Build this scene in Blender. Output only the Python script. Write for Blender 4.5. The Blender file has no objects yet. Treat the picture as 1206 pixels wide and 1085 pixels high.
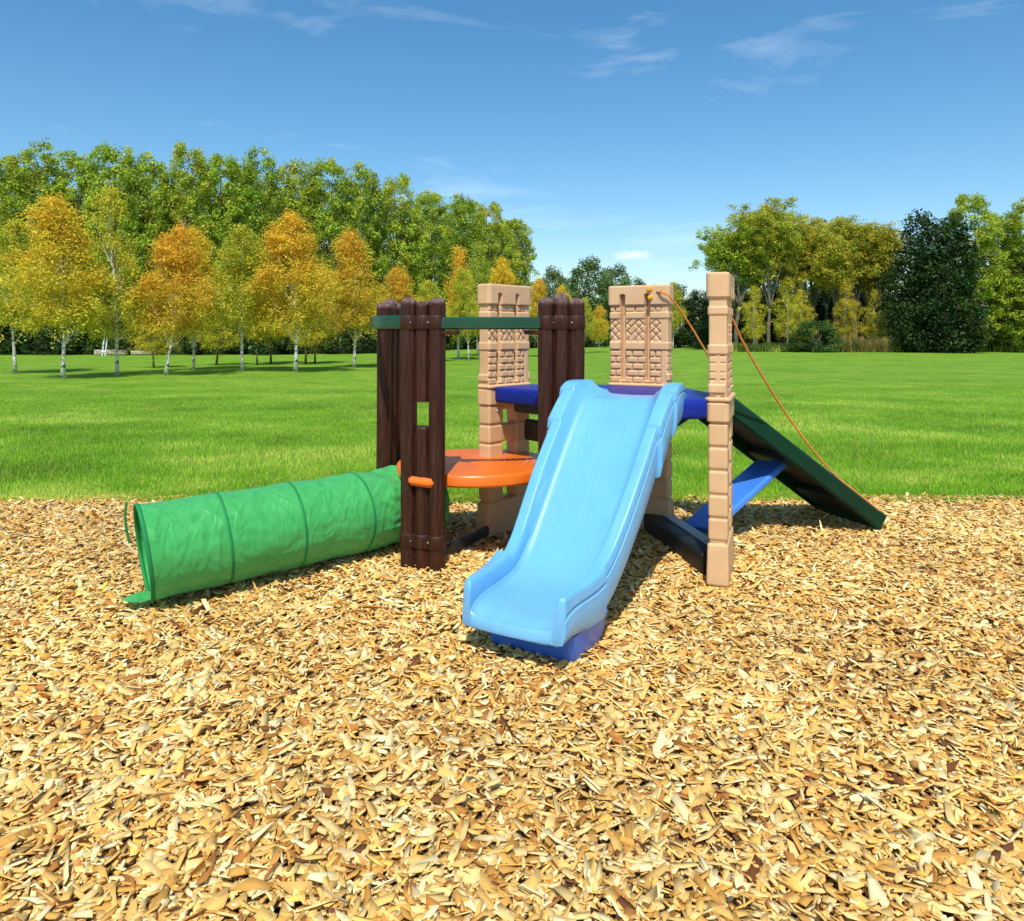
import bpy, bmesh, math, random
import numpy as np
from mathutils import Vector, Matrix, noise

random.seed(7)
rng = np.random.default_rng(11)
R = math.radians
S = bpy.context.scene
COL = S.collection
FPX, CX, HZ, EYE = 880.0, 603.0, 392.0, 1.30      # lens in photo pixels, centre column, horizon row, eye height


def gx(px, Y):
    """x position of something seen at column px and standing Y metres away"""
    return (px - CX) / FPX * Y


def zy(py, Y):
    return EYE - (py - HZ) / FPX * Y


# ------------------------------------------------------------------ helpers
def link(o, parent=None):
    COL.objects.link(o)
    if parent is not None:
        o.parent = parent
    return o


def mesh_obj(name, verts, faces, mat, parent=None, smooth=True, loc=(0, 0, 0), rz=0.0, cols=None):
    me = bpy.data.meshes.new(name)
    if isinstance(verts, np.ndarray) and isinstance(faces, np.ndarray):
        nv, nf, k = len(verts), len(faces), faces.shape[1]
        me.vertices.add(nv)
        me.vertices.foreach_set('co', verts.astype(np.float32).ravel())
        me.loops.add(nf * k)
        me.loops.foreach_set('vertex_index', faces.astype(np.int32).ravel())
        me.polygons.add(nf)
        me.polygons.foreach_set('loop_start', np.arange(0, nf * k, k, dtype=np.int32))
        me.polygons.foreach_set('loop_total', np.full(nf, k, dtype=np.int32))
        me.update(calc_edges=True)
    else:
        me.from_pydata([tuple(v) for v in verts], [], [tuple(f) for f in faces])
    if cols is not None:
        a = me.color_attributes.new('Col', 'FLOAT_COLOR', 'POINT')
        c4 = np.ones((len(verts), 4), np.float32)
        c4[:, :3] = cols
        a.data.foreach_set('color', c4.ravel())
    if smooth:
        me.polygons.foreach_set('use_smooth', np.ones(len(me.polygons), dtype=bool))
    me.materials.append(mat)
    me.update()
    o = bpy.data.objects.new(name, me)
    o.location = loc
    o.rotation_euler = (0, 0, rz)
    return link(o, parent)


def thing(name, label, cat, loc=(0, 0, 0), rz=0.0, group=None):
    o = bpy.data.objects.new(name, None)
    o.location = loc
    o.rotation_euler = (0, 0, rz)
    o.empty_display_size = .1
    return tag(link(o), label, cat, group)


def tag(o, label, cat, group=None):
    o['label'] = label
    o['category'] = cat
    if group:
        o['group'] = group
    return o


def copy_tree(o, parent=None):
    c = o.copy()
    link(c)
    if parent is not None:
        c.parent = parent
    for ch in list(o.children):
        copy_tree(ch, c)
    return c


class MB:
    """collects shapes into one mesh"""
    def __init__(self):
        self.v, self.f = [], []

    def add(self, verts, faces):
        n = len(self.v)
        self.v += [tuple(p) for p in verts]
        self.f += [tuple(i + n for i in f) for f in faces]
        return self

    def prism(self, pts, z0, z1, bev=0.0, seg=3):
        """vertical prism over a convex polygon with rounded top and bottom edges"""
        c = Vector((sum(p[0] for p in pts) / len(pts), sum(p[1] for p in pts) / len(pts)))
        n = len(pts)
        rings = []
        prof = [(bev * (1 - math.sin(a)), z0 + bev * (1 - math.cos(a))) for a in [i * math.pi / 2 / seg for i in range(seg + 1)]] if bev else [(0, z0)]
        prof += [(d, z0 + z1 - z) for d, z in reversed(prof)]
        area = sum(pts[i][0] * pts[(i + 1) % n][1] - pts[(i + 1) % n][0] * pts[i][1] for i in range(n))
        sg = 1 if area > 0 else -1
        for d, z in prof:
            ring = []
            for i in range(n):
                a, b, cc = Vector(pts[i - 1][:2]), Vector(pts[i][:2]), Vector(pts[(i + 1) % n][:2])
                e1, e2 = (b - a).normalized(), (cc - b).normalized()
                n1, n2 = Vector((-e1.y, e1.x)) * sg, Vector((-e2.y, e2.x)) * sg
                m = (n1 + n2)
                m = m / max(.3, m.length_squared / 2) if m.length > 1e-6 else n1
                p = b + m * d
                ring.append((p.x, p.y, z))
            rings.append(ring)
        vs = [p for r in rings for p in r]
        fs = []
        for k in range(len(rings) - 1):
            for i in range(n):
                j = (i + 1) % n
                f = (k * n + i, k * n + j, (k + 1) * n + j, (k + 1) * n + i)
                fs.append(f if sg > 0 else f[::-1])
        top = tuple(range((len(rings) - 1) * n, len(rings) * n))
        bot = tuple(range(n))[::-1]
        fs += [top if sg > 0 else top[::-1], bot if sg > 0 else bot[::-1]]
        return self.add(vs, fs)

    def beam(self, a, b, w, h, side=None, bev=.006):
        """bevelled bar from a to b; side = direction of its width"""
        a, b = Vector(a), Vector(b)
        d = (b - a).normalized()
        sd = Vector(side).normalized() if side is not None else d.cross(Vector((0, 0, 1))).normalized()
        sd = (sd - d * sd.dot(d)).normalized()
        up = sd.cross(d).normalized()
        r = min(bev, w / 2.2, h / 2.2)
        sec = [(-w/2 + r, -h/2), (w/2 - r, -h/2), (w/2, -h/2 + r), (w/2, h/2 - r), (w/2 - r, h/2), (-w/2 + r, h/2), (-w/2, h/2 - r), (-w/2, -h/2 + r)]
        vs, fs = [], []
        L = (b - a).length
        st = [(0, .75), (r, 1), (L - r, 1), (L, .75)]
        for t, k in st:
            for x, y in sec:
                kx = k if abs(x) > 0 else 1
                sx = x - math.copysign(r, x) * (1 - k) * 2
                sy = y - math.copysign(r, y) * (1 - k) * 2
                vs.append(a + d * t + sd * sx + up * sy)
        n = 8
        for q in range(3):
            for i in range(n):
                j = (i + 1) % n
                fs.append((q*n + i, q*n + j, (q+1)*n + j, (q+1)*n + i))
        fs.append(tuple(range(n))[::-1])
        fs.append(tuple(range(3*n, 4*n)))
        # sd x d = up, so the ring runs clockwise seen along d: flip
        return self.add(vs, [f[::-1] for f in fs])

    def tube(self, pts, rad, n=8, caps=True):
        pts = [Vector(p) for p in pts]
        rad = rad if isinstance(rad, (list, tuple)) else [rad] * len(pts)
        vs, fs = [], []
        ref = Vector((.31, .2, .93))
        for i, p in enumerate(pts):
            d = (pts[min(i + 1, len(pts) - 1)] - pts[max(i - 1, 0)])
            d = d.normalized() if d.length > 1e-9 else Vector((0, 0, 1))
            x = d.cross(ref)
            x = x.normalized() if x.length > 1e-3 else d.cross(Vector((1, 0, 0))).normalized()
            y = d.cross(x)
            for k in range(n):
                a = 2 * math.pi * k / n
                vs.append(p + (x * math.cos(a) + y * math.sin(a)) * rad[i])
        for i in range(len(pts) - 1):
            for k in range(n):
                j = (k + 1) % n
                fs.append((i*n + k, i*n + j, (i+1)*n + j, (i+1)*n + k))
        if caps:
            fs.append(tuple(range(n))[::-1])
            fs.append(tuple(range((len(pts)-1)*n, len(pts)*n)))
        return self.add(vs, fs)

    def lathe(self, prof, n=32, c=(0, 0, 0), axis='z'):
        vs, fs = [], []
        for r, z in prof:
            for k in range(n):
                a = 2 * math.pi * k / n
                p = (r * math.cos(a), r * math.sin(a), z)
                if axis == 'y':
                    p = (p[0], -p[2], p[1])
                vs.append((p[0] + c[0], p[1] + c[1], p[2] + c[2]))
        for i in range(len(prof) - 1):
            for k in range(n):
                j = (k + 1) % n
                fs.append((i*n + k, i*n + j, (i+1)*n + j, (i+1)*n + k))
        fs.append(tuple(range(n))[::-1])
        fs.append(tuple(range((len(prof)-1)*n, len(prof)*n)))
        return self.add(vs, fs)

    def build(self, name, mat, parent=None, smooth=True, loc=(0, 0, 0), rz=0.0, sharp=35):
        o = mesh_obj(name, self.v, self.f, mat, parent, smooth, loc, rz)
        bm = bmesh.new()
        bm.from_mesh(o.data)
        bmesh.ops.recalc_face_normals(bm, faces=bm.faces)
        bm.to_mesh(o.data)
        bm.free()
        if smooth and sharp:
            o.data.set_sharp_from_angle(angle=R(sharp))
        return o


def spline(pts, n):
    """Catmull-Rom through pts"""
    P = [Vector(p) for p in pts]
    P = [P[0] * 2 - P[1]] + P + [P[-1] * 2 - P[-2]]
    out = []
    for i in range(1, len(P) - 2):
        for k in range(n):
            t = k / n
            a, b, c, d = P[i-1], P[i], P[i+1], P[i+2]
            out.append(.5 * ((2*b) + (c - a)*t + (2*a - 5*b + 4*c - d)*t*t + (3*b - a - 3*c + d)*t**3))
    out.append(P[-2])
    return out


# ------------------------------------------------------------------ materials
def new_mat(name):
    m = bpy.data.materials.new(name)
    m.use_nodes = True
    nt = m.node_tree
    bs = nt.nodes['Principled BSDF']
    return m, nt, bs


def N(nt, kind, **kw):
    n = nt.nodes.new(kind)
    for k, v in kw.items():
        if k in n.inputs:
            n.inputs[k].default_value = v
        else:
            setattr(n, k, v)
    return n


def mixc(nt, fac, a, b, blend='MIX'):
    n = nt.nodes.new('ShaderNodeMix')
    n.data_type = 'RGBA'
    n.blend_type = blend
    for sock, val in ((0, fac), (6, a), (7, b)):
        if hasattr(val, 'links') or isinstance(val, bpy.types.NodeSocket):
            nt.links.new(val, n.inputs[sock])
        else:
            n.inputs[sock].default_value = val if sock == 0 else (*val, 1)
    return n.outputs[2]


def ramp(nt, fac, stops):
    n = nt.nodes.new('ShaderNodeValToRGB')
    e = n.color_ramp.elements
    while len(e) < len(stops):
        e.new(.5)
    for k, (p, c) in enumerate(stops):
        e[k].position = p
        e[k].color = (*c, 1) if len(c) == 3 else c
    nt.links.new(fac, n.inputs[0])
    return n.outputs[0]


def plastic(name, col, rough=.38, var=.12, grain=.06, gscale=220, spec=.5, dust=0.0):
    """moulded plastic: slightly uneven colour, fine orange-peel grain, scuffs in the gloss"""
    m, nt, bs = new_mat(name)
    tc = N(nt, 'ShaderNodeTexCoord')
    n1 = N(nt, 'ShaderNodeTexNoise', Scale=5.0, Detail=6.0, Roughness=.65)
    n2 = N(nt, 'ShaderNodeTexNoise', Scale=float(gscale), Detail=2.0)
    n3 = N(nt, 'ShaderNodeTexNoise', Scale=26.0, Detail=7.0, Roughness=.7)
    for n in (n1, n2, n3):
        nt.links.new(tc.outputs['Object'], n.inputs['Vector'])
    dark = tuple(c * (1 - var) for c in col)
    lite = tuple(min(1, c * (1 + var) + .012 * var) for c in col)
    c = ramp(nt, n1.outputs[0], [(.3, dark), (.7, lite)])
    if dust:
        d = ramp(nt, n3.outputs[0], [(.55, (0, 0, 0)), (.75, (dust, dust, dust))])
        c = mixc(nt, d, c, (.45, .36, .24))
    nt.links.new(c, bs.inputs['Base Color'])
    rr = N(nt, 'ShaderNodeMapRange')
    nt.links.new(n3.outputs[0], rr.inputs[0])
    rr.inputs[1].default_value, rr.inputs[2].default_value = .3, .7
    rr.inputs[3].default_value, rr.inputs[4].default_value = rough - .07, rough + .12
    nt.links.new(rr.outputs[0], bs.inputs['Roughness'])
    bs.inputs['Specular IOR Level'].default_value = spec
    bp = N(nt, 'ShaderNodeBump', Strength=grain, Distance=.004)
    nt.links.new(n2.outputs[0], bp.inputs['Height'])
    nt.links.new(bp.outputs[0], bs.inputs['Normal'])
    return m


M = {}
M['tan'] = plastic('tan_plastic', (.68, .435, .23), .48, .10, .12, 260, .35, .08)


def shade_and_grime(m, groove_shade, zlim=.16, amount=.5):
    """shade painted into the grooves, and soil splashed up the foot of a moulded part"""
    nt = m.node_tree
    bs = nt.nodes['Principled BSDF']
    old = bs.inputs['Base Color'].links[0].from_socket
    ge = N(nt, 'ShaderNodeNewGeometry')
    pr = ramp(nt, ge.outputs['Pointiness'], [(.44, (.75, .75, .75)), (.495, (0, 0, 0))])  # concave creases get a darker tone as painted shade, deepening the relief
    c = mixc(nt, pr, old, groove_shade)
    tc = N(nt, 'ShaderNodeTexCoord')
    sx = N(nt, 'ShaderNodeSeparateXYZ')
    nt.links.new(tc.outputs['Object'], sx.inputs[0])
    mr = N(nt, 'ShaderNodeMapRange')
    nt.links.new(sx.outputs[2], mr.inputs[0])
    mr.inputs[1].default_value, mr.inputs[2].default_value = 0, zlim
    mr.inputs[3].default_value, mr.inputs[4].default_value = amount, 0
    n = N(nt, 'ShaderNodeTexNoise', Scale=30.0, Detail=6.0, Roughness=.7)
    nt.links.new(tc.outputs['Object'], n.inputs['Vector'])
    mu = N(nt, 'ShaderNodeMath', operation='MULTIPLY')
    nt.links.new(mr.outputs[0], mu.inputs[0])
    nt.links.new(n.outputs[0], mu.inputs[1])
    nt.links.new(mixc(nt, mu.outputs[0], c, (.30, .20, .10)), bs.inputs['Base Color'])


shade_and_grime(M['tan'], (.42, .21, .085))
M['blue'] = plastic('light_blue_plastic', (.140, .445, .765), .35, .06, .035, 180, .6, .09)
shade_and_grime(M['blue'], (.12, .36, .62), .30, .35)


def slide_wear(m):
    """fine scratches running down the slide and a dulled track where it is used"""
    nt = m.node_tree
    bs = nt.nodes['Principled BSDF']
    tc = N(nt, 'ShaderNodeTexCoord')
    mp = N(nt, 'ShaderNodeMapping', vector_type='TEXTURE')
    mp.inputs['Rotation'].default_value = (0, 0, math.atan2(-.506, .8625))
    mp.inputs['Scale'].default_value = (1 / 60, 1 / 1.4, 1 / 1.4)
    nt.links.new(tc.outputs['Object'], mp.inputs[0])
    n = N(nt, 'ShaderNodeTexNoise', Scale=2.2, Detail=5.0, Roughness=.7)
    nt.links.new(mp.outputs[0], n.inputs['Vector'])
    sc = ramp(nt, n.outputs[0], [(.56, (0, 0, 0)), (.66, (.30, .30, .30))])
    old = bs.inputs['Base Color'].links[0].from_socket
    nt.links.new(mixc(nt, sc, old, (.36, .60, .80)), bs.inputs['Base Color'])
    bs.inputs['Coat Weight'].default_value = .35
    bs.inputs['Coat Roughness'].default_value = .16


slide_wear(M['blue'])
M['foot'] = plastic('foot_blue_plastic', (.05, .17, .72), .35, .08, .05)
M['brace'] = plastic('mid_blue_plastic', (.055, .23, .78), .36, .08, .05)
M['green'] = plastic('dark_green_plastic', (.004, .060, .030), .26, .12, .04)
M['ramp'] = plastic('ramp_green_plastic', (.002, .034, .014), .5, .15, .05, spec=.18)
M['rib'] = plastic('ramp_rib_plastic', (.050, .034, .020), .5, .15, .05)
M['black'] = plastic('black_plastic', (.006, .007, .007), .5, .2, .05, dust=.06)
M['grey'] = plastic('lit_black_plastic', (.50, .52, .50), .55, .1, .05, dust=.2)  # black plastic in light, with the brightness put into the base colour
M['yellow'] = plastic('yellow_plastic', (.80, .42, .015), .35, .08, .04)
M['steel'] = plastic('zinc_bolt', (.45, .45, .45), .35, .1, .05)


def mk_navy():
    m = plastic('navy_plastic', (.010, .026, .26), .38, .12, .04, spec=.12)
    nt = m.node_tree
    bs = nt.nodes['Principled BSDF']
    tc = N(nt, 'ShaderNodeTexCoord')
    mp = N(nt, 'ShaderNodeMapping')
    mp.inputs['Rotation'].default_value = (0, 0, R(-29))
    nt.links.new(tc.outputs['Object'], mp.inputs[0])
    w = N(nt, 'ShaderNodeTexWave', Scale=2.6, Distortion=4.0, Detail=1.0)
    w.inputs['Detail Scale'].default_value = .8
    w.bands_direction = 'Y'
    nt.links.new(mp.outputs[0], w.inputs['Vector'])
    sx = N(nt, 'ShaderNodeSeparateXYZ')
    nt.links.new(tc.outputs['Object'], sx.inputs[0])
    top = N(nt, 'ShaderNodeMath', operation='GREATER_THAN')
    nt.links.new(sx.outputs[2], top.inputs[0])
    top.inputs[1].default_value = .9545
    mu = N(nt, 'ShaderNodeMath', operation='MULTIPLY')
    nt.links.new(w.outputs[0], mu.inputs[0])
    nt.links.new(top.outputs[0], mu.inputs[1])
    b = N(nt, 'ShaderNodeBump', Strength=.22, Distance=.008)
    nt.links.new(mu.outputs[0], b.inputs['Height'])
    nt.links.new(b.outputs[0], bs.inputs['Normal'])
    return m


def mk_orange():
    m = plastic('orange_plastic', (.84, .17, .012), .33, .10, .04)
    nt = m.node_tree
    bs = nt.nodes['Principled BSDF']
    tc = N(nt, 'ShaderNodeTexCoord')
    w = N(nt, 'ShaderNodeTexWave', Scale=7.5, Distortion=1.6, Detail=2.0)
    w.wave_type = 'RINGS'
    w.rings_direction = 'Z'
    w.inputs['Detail Scale'].default_value = 1.0
    nt.links.new(tc.outputs['Object'], w.inputs['Vector'])
    sx = N(nt, 'ShaderNodeSeparateXYZ')
    nt.links.new(tc.outputs['Object'], sx.inputs[0])
    top = N(nt, 'ShaderNodeMath', operation='GREATER_THAN')
    nt.links.new(sx.outputs[2], top.inputs[0])
    top.inputs[1].default_value = .077
    mu = N(nt, 'ShaderNodeMath', operation='MULTIPLY')
    nt.links.new(w.outputs[0], mu.inputs[0])
    nt.links.new(top.outputs[0], mu.inputs[1])
    b = N(nt, 'ShaderNodeBump', Strength=.5, Distance=.008)
    nt.links.new(mu.outputs[0], b.inputs['Height'])
    nt.links.new(b.outputs[0], bs.inputs['Normal'])
    old = bs.inputs['Base Color'].links[0].from_socket
    d = N(nt, 'ShaderNodeMapRange')
    nt.links.new(w.outputs[0], d.inputs[0])
    d.inputs[1].default_value, d.inputs[2].default_value = .0, .3
    d.inputs[3].default_value, d.inputs[4].default_value = .35, 0
    mm = N(nt, 'ShaderNodeMath', operation='MULTIPLY')
    nt.links.new(d.outputs[0], mm.inputs[0])
    nt.links.new(top.outputs[0], mm.inputs[1])
    nt.links.new(mixc(nt, mm.outputs[0], old, (.42, .05, .004)), bs.inputs['Base Color'])
    return m


def mk_log():
    m, nt, bs = new_mat('brown_bark_plastic')
    tc = N(nt, 'ShaderNodeTexCoord')
    mp = N(nt, 'ShaderNodeMapping')
    mp.inputs['Scale'].default_value = (1, 1, .09)
    nt.links.new(tc.outputs['Object'], mp.inputs['Vector'])
    n = N(nt, 'ShaderNodeTexNoise', Scale=75.0, Detail=6.0, Roughness=.65)
    nt.links.new(mp.outputs[0], n.inputs['Vector'])
    c = ramp(nt, n.outputs[0], [(.3, (.015, .0045, .0025)), (.55, (.050, .0150, .0070)), (.78, (.105, .036, .018))])
    sx = N(nt, 'ShaderNodeSeparateXYZ')
    nt.links.new(tc.outputs['Object'], sx.inputs[0])
    mr = N(nt, 'ShaderNodeMapRange')
    nt.links.new(sx.outputs[2], mr.inputs[0])
    mr.inputs[1].default_value, mr.inputs[2].default_value = 1.452, 1.478
    n2 = N(nt, 'ShaderNodeTexNoise', Scale=60.0, Detail=5.0)
    nt.links.new(tc.outputs['Object'], n2.inputs['Vector'])
    mu = N(nt, 'ShaderNodeMath', operation='MULTIPLY')
    nt.links.new(mr.outputs[0], mu.inputs[0])
    nt.links.new(n2.outputs[0], mu.inputs[1])
    c = mixc(nt, mu.outputs[0], c, (.26, .17, .15))
    nt.links.new(c, bs.inputs['Base Color'])
    bs.inputs['Roughness'].default_value = .46
    bs.inputs['Specular IOR Level'].default_value = .32
    b = N(nt, 'ShaderNodeBump', Strength=.45, Distance=.008)
    nt.links.new(n.outputs[0], b.inputs['Height'])
    nt.links.new(b.outputs[0], bs.inputs['Normal'])
    return m


def mk_fabric():
    m, nt, bs = new_mat('green_nylon')
    tc = N(nt, 'ShaderNodeTexCoord')
    n1 = N(nt, 'ShaderNodeTexNoise', Scale=9.0, Detail=5.0, Distortion=1.5)
    n2 = N(nt, 'ShaderNodeTexNoise', Scale=700.0, Detail=1.0)
    mp = N(nt, 'ShaderNodeMapping')
    mp.inputs['Scale'].default_value = (2.2, 1, 1)
    mp.inputs['Rotation'].default_value = (.5, .4, .3)
    nt.links.new(tc.outputs['Object'], mp.inputs[0])
    nt.links.new(mp.outputs[0], n1.inputs['Vector'])
    nt.links.new(tc.outputs['Object'], n2.inputs['Vector'])
    c = ramp(nt, n1.outputs[0], [(.3, (.050, .41, .090)), (.7, (.075, .49, .125))])
    nt.links.new(c, bs.inputs['Base Color'])
    bs.inputs['Roughness'].default_value = .42
    bs.inputs['Sheen Weight'].default_value = .15
    # sharp creases: thin ridges where two stretched noises cross their middle value
    hgt = None
    for sc_, rot_, off_ in (((7, 2.0, 2.6), (.3, .2, .9), 0), ((2.4, 6, 3.5), (.7, -.4, .2), 5)):
        mq = N(nt, 'ShaderNodeMapping')
        mq.inputs['Scale'].default_value = sc_
        mq.inputs['Rotation'].default_value = rot_
        mq.inputs['Location'].default_value = (off_, off_, 0)
        nt.links.new(tc.outputs['Object'], mq.inputs[0])
        nn = N(nt, 'ShaderNodeTexNoise', Scale=1.25, Detail=3.0, Roughness=.5, Distortion=.8)
        nt.links.new(mq.outputs[0], nn.inputs['Vector'])
        cr = ramp(nt, nn.outputs[0], [(.40, (0, 0, 0)), (.495, (1, 1, 1)), (.505, (1, 1, 1)), (.62, (.1, .1, .1))])
        if hgt is None:
            hgt = cr
        else:
            ad = N(nt, 'ShaderNodeMath', operation='ADD')
            nt.links.new(hgt, ad.inputs[0])
            nt.links.new(cr, ad.inputs[1])
            hgt = ad.outputs[0]
    b1 = N(nt, 'ShaderNodeBump', Strength=.27, Distance=.012)
    nt.links.new(hgt, b1.inputs['Height'])
    b2 = N(nt, 'ShaderNodeBump', Strength=.08, Distance=.002)
    nt.links.new(n2.outputs[0], b2.inputs['Height'])
    nt.links.new(b1.outputs[0], b2.inputs['Normal'])
    nt.links.new(b2.outputs[0], bs.inputs['Normal'])
    tr = N(nt, 'ShaderNodeBsdfTranslucent')
    tr.inputs[0].default_value = (.04, .55, .16, 1)
    mx = N(nt, 'ShaderNodeMixShader')
    mx.inputs[0].default_value = .14
    nt.links.new(bs.outputs[0], mx.inputs[1])
    nt.links.new(tr.outputs[0], mx.inputs[2])
    nt.links.new(mx.outputs[0], nt.nodes['Material Output'].inputs[0])
    return m


def mk_rope():
    m, nt, bs = new_mat('orange_rope')
    tc = N(nt, 'ShaderNodeTexCoord')
    w = N(nt, 'ShaderNodeTexWave', Scale=60.0, Distortion=.5)
    w.bands_direction = 'DIAGONAL'
    nt.links.new(tc.outputs['Object'], w.inputs['Vector'])
    nt.links.new(ramp(nt, w.outputs[0], [(.1, (.55, .16, .025)), (.6, (.92, .36, .08))]), bs.inputs['Base Color'])
    bs.inputs['Roughness'].default_value = .7
    return m


def mk_attr(name, rough=.7, transl=0.0, objvar=0.0, gain=1.0):
    """colour from the mesh's own colour attribute (chips, leaves, blades)"""
    m, nt, bs = new_mat(name)
    at = N(nt, 'ShaderNodeAttribute', attribute_name='Col')
    c = at.outputs['Color']
    if objvar:
        oi = N(nt, 'ShaderNodeObjectInfo')
        hs = N(nt, 'ShaderNodeHueSaturation')
        mr = N(nt, 'ShaderNodeMapRange')
        nt.links.new(oi.outputs['Random'], mr.inputs[0])
        mr.inputs[3].default_value, mr.inputs[4].default_value = .5 - objvar * .12, .5 + objvar * .12
        nt.links.new(mr.outputs[0], hs.inputs['Hue'])
        mv = N(nt, 'ShaderNodeMath', operation='MULTIPLY_ADD')
        fr = N(nt, 'ShaderNodeMath', operation='FRACT')
        m7 = N(nt, 'ShaderNodeMath', operation='MULTIPLY')
        nt.links.new(oi.outputs['Random'], m7.inputs[0])
        m7.inputs[1].default_value = 7.31
        nt.links.new(m7.outputs[0], fr.inputs[0])
        nt.links.new(fr.outputs[0], mv.inputs[0])
        mv.inputs[1].default_value = objvar * .8
        mv.inputs[2].default_value = 1 - objvar * .4
        nt.links.new(mv.outputs[0], hs.inputs['Value'])
        nt.links.new(c, hs.inputs['Color'])
        c = hs.outputs[0]
    nt.links.new(c, bs.inputs['Base Color'])
    bs.inputs['Roughness'].default_value = rough
    bs.inputs['Specular IOR Level'].default_value = .25
    if transl:
        tr = N(nt, 'ShaderNodeBsdfTranslucent')
        nt.links.new(c, tr.inputs[0])
        mx = N(nt, 'ShaderNodeMixShader')
        mx.inputs[0].default_value = transl
        nt.links.new(bs.outputs[0], mx.inputs[1])
        nt.links.new(tr.outputs[0], mx.inputs[2])
        nt.links.new(mx.outputs[0], nt.nodes['Material Output'].inputs[0])
    return m


def mk_bark(name, a, b, birch=False):
    m, nt, bs = new_mat(name)
    tc = N(nt, 'ShaderNodeTexCoord')
    mp = N(nt, 'ShaderNodeMapping')
    mp.inputs['Scale'].default_value = (2, 2, 9) if birch else (8, 8, 1.5)
    nt.links.new(tc.outputs['Object'], mp.inputs[0])
    n = N(nt, 'ShaderNodeTexNoise', Scale=2.2, Detail=5.0, Roughness=.6)
    nt.links.new(mp.outputs[0], n.inputs['Vector'])
    nt.links.new(ramp(nt, n.outputs[0], [(.38, a), (.5, b)] if birch else [(.3, a), (.7, b)]), bs.inputs['Base Color'])
    bs.inputs['Roughness'].default_value = .8
    return m


def mk_lawn():
    m, nt, bs = new_mat('lawn_soil_and_turf')
    tc = N(nt, 'ShaderNodeTexCoord')
    def noise_(s, d, r=.6, sc=(1, 1, 1)):
        mp = N(nt, 'ShaderNodeMapping')
        mp.inputs['Scale'].default_value = sc
        nt.links.new(tc.outputs['Object'], mp.inputs[0])
        n = N(nt, 'ShaderNodeTexNoise', Scale=s, Detail=d, Roughness=r)
        nt.links.new(mp.outputs[0], n.inputs['Vector'])
        return n.outputs[0]
    a = ramp(nt, noise_(.35, 6.0, .65, (1, 1.6, 1)), [(.32, (.125, .28, .018)), (.5, (.175, .35, .026)), (.68, (.235, .39, .038))])
    b = ramp(nt, noise_(22.0, 5.0, .8, (1, .45, 1)), [(.30, (.42, .46, .4)), (.5, (1, 1, 1)), (.7, (1.45, 1.35, 1.2))])
    c = mixc(nt, 1.0, a, b, 'MULTIPLY')
    b2 = ramp(nt, noise_(1.7, 8.0, .75, (1, .7, 1)), [(.35, (.7, .76, .7)), (.65, (1.2, 1.12, 1.1))])
    c = mixc(nt, 1.0, c, b2, 'MULTIPLY')
    dry = ramp(nt, noise_(.55, 7.0, .7, (1, 1.8, 1)), [(.50, (0, 0, 0)), (.72, (.65, .65, .65))])
    c = mixc(nt, dry, c, (.30, .36, .05))
    nt.links.new(c, bs.inputs['Base Color'])
    bs.inputs['Roughness'].default_value = .85
    bs.inputs['Specular IOR Level'].default_value = .15
    bp = N(nt, 'ShaderNodeBump', Strength=.6, Distance=.05)
    nt.links.new(noise_(30.0, 4.0, .8), bp.inputs['Height'])
    nt.links.new(bp.outputs[0], bs.inputs['Normal'])
    return m


def mk_mulch():
    m, nt, bs = new_mat('mulch_bed')
    tc = N(nt, 'ShaderNodeTexCoord')
    n = N(nt, 'ShaderNodeTexVoronoi', Scale=38.0)
    nt.links.new(tc.outputs['Object'], n.inputs['Vector'])
    nt.links.new(ramp(nt, n.outputs['Color'], [(.2, (.16, .075, .022)), (.5, (.34, .18, .055)), (.8, (.52, .33, .12))]), bs.inputs['Base Color'])
    bs.inputs['Roughness'].default_value = .9
    return m


M['navy'], M['orange'], M['log'], M['fabric'], M['rope'] = mk_navy(), mk_orange(), mk_log(), mk_fabric(), mk_rope()
M['seam'] = plastic('green_webbing', (.020, .24, .070), .7, .15, .2, 500, .2)
M['chip'] = mk_attr('wood_chip', .75)
M['blade'] = mk_attr('grass_blade', .6, .35)
M['leaf'] = mk_attr('leaves', .55, .42, .09)
M['leafdark'] = mk_attr('dark_leaves', .6, .2, .2)
M['bark'] = mk_bark('grey_brown_bark', (.06, .045, .03), (.20, .16, .11))
M['bark_pale'] = mk_bark('pale_poplar_bark', (.075, .065, .04), (.22, .20, .14))
M['birch'] = mk_bark('white_birch_bark', (.07, .06, .05), (.72, .69, .62), True)
M['lawn'], M['mulch'] = mk_lawn(), mk_mulch()
M['timber'] = plastic('weathered_timber', (.42, .36, .28), .8, .25, .2, 60, .2)
M['white'] = plastic('white_paint', (.72, .74, .76), .45, .08, .05)

# ------------------------------------------------------------------ ground
EDGE = 5.83     # where the wood chips stop and the lawn begins


def structure(name, verts, faces, mat, smooth=False):
    o = mesh_obj(name, verts, faces, mat, None, smooth)
    o['kind'] = 'structure'
    return o


structure('lawn_ground', [(-700, EDGE - .06, -.012), (700, EDGE - .06, -.012), (700, 1500, -.012), (-700, 1500, -.012)], [(0, 1, 2, 3)], M['lawn'])
structure('mulch_ground', [(-60, -40, -.042), (60, -40, -.042), (60, EDGE + .3, -.042), (-60, EDGE + .3, -.042)], [(0, 1, 2, 3)], M['mulch'])


def wobble(x, s=1.0):
    return .05 * np.sin(x * 2.1 + 1) + .03 * np.sin(x * .7) + .03 * np.sin(x * 5.3) + .02 * np.sin(x * 11.7 + 2)


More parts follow.
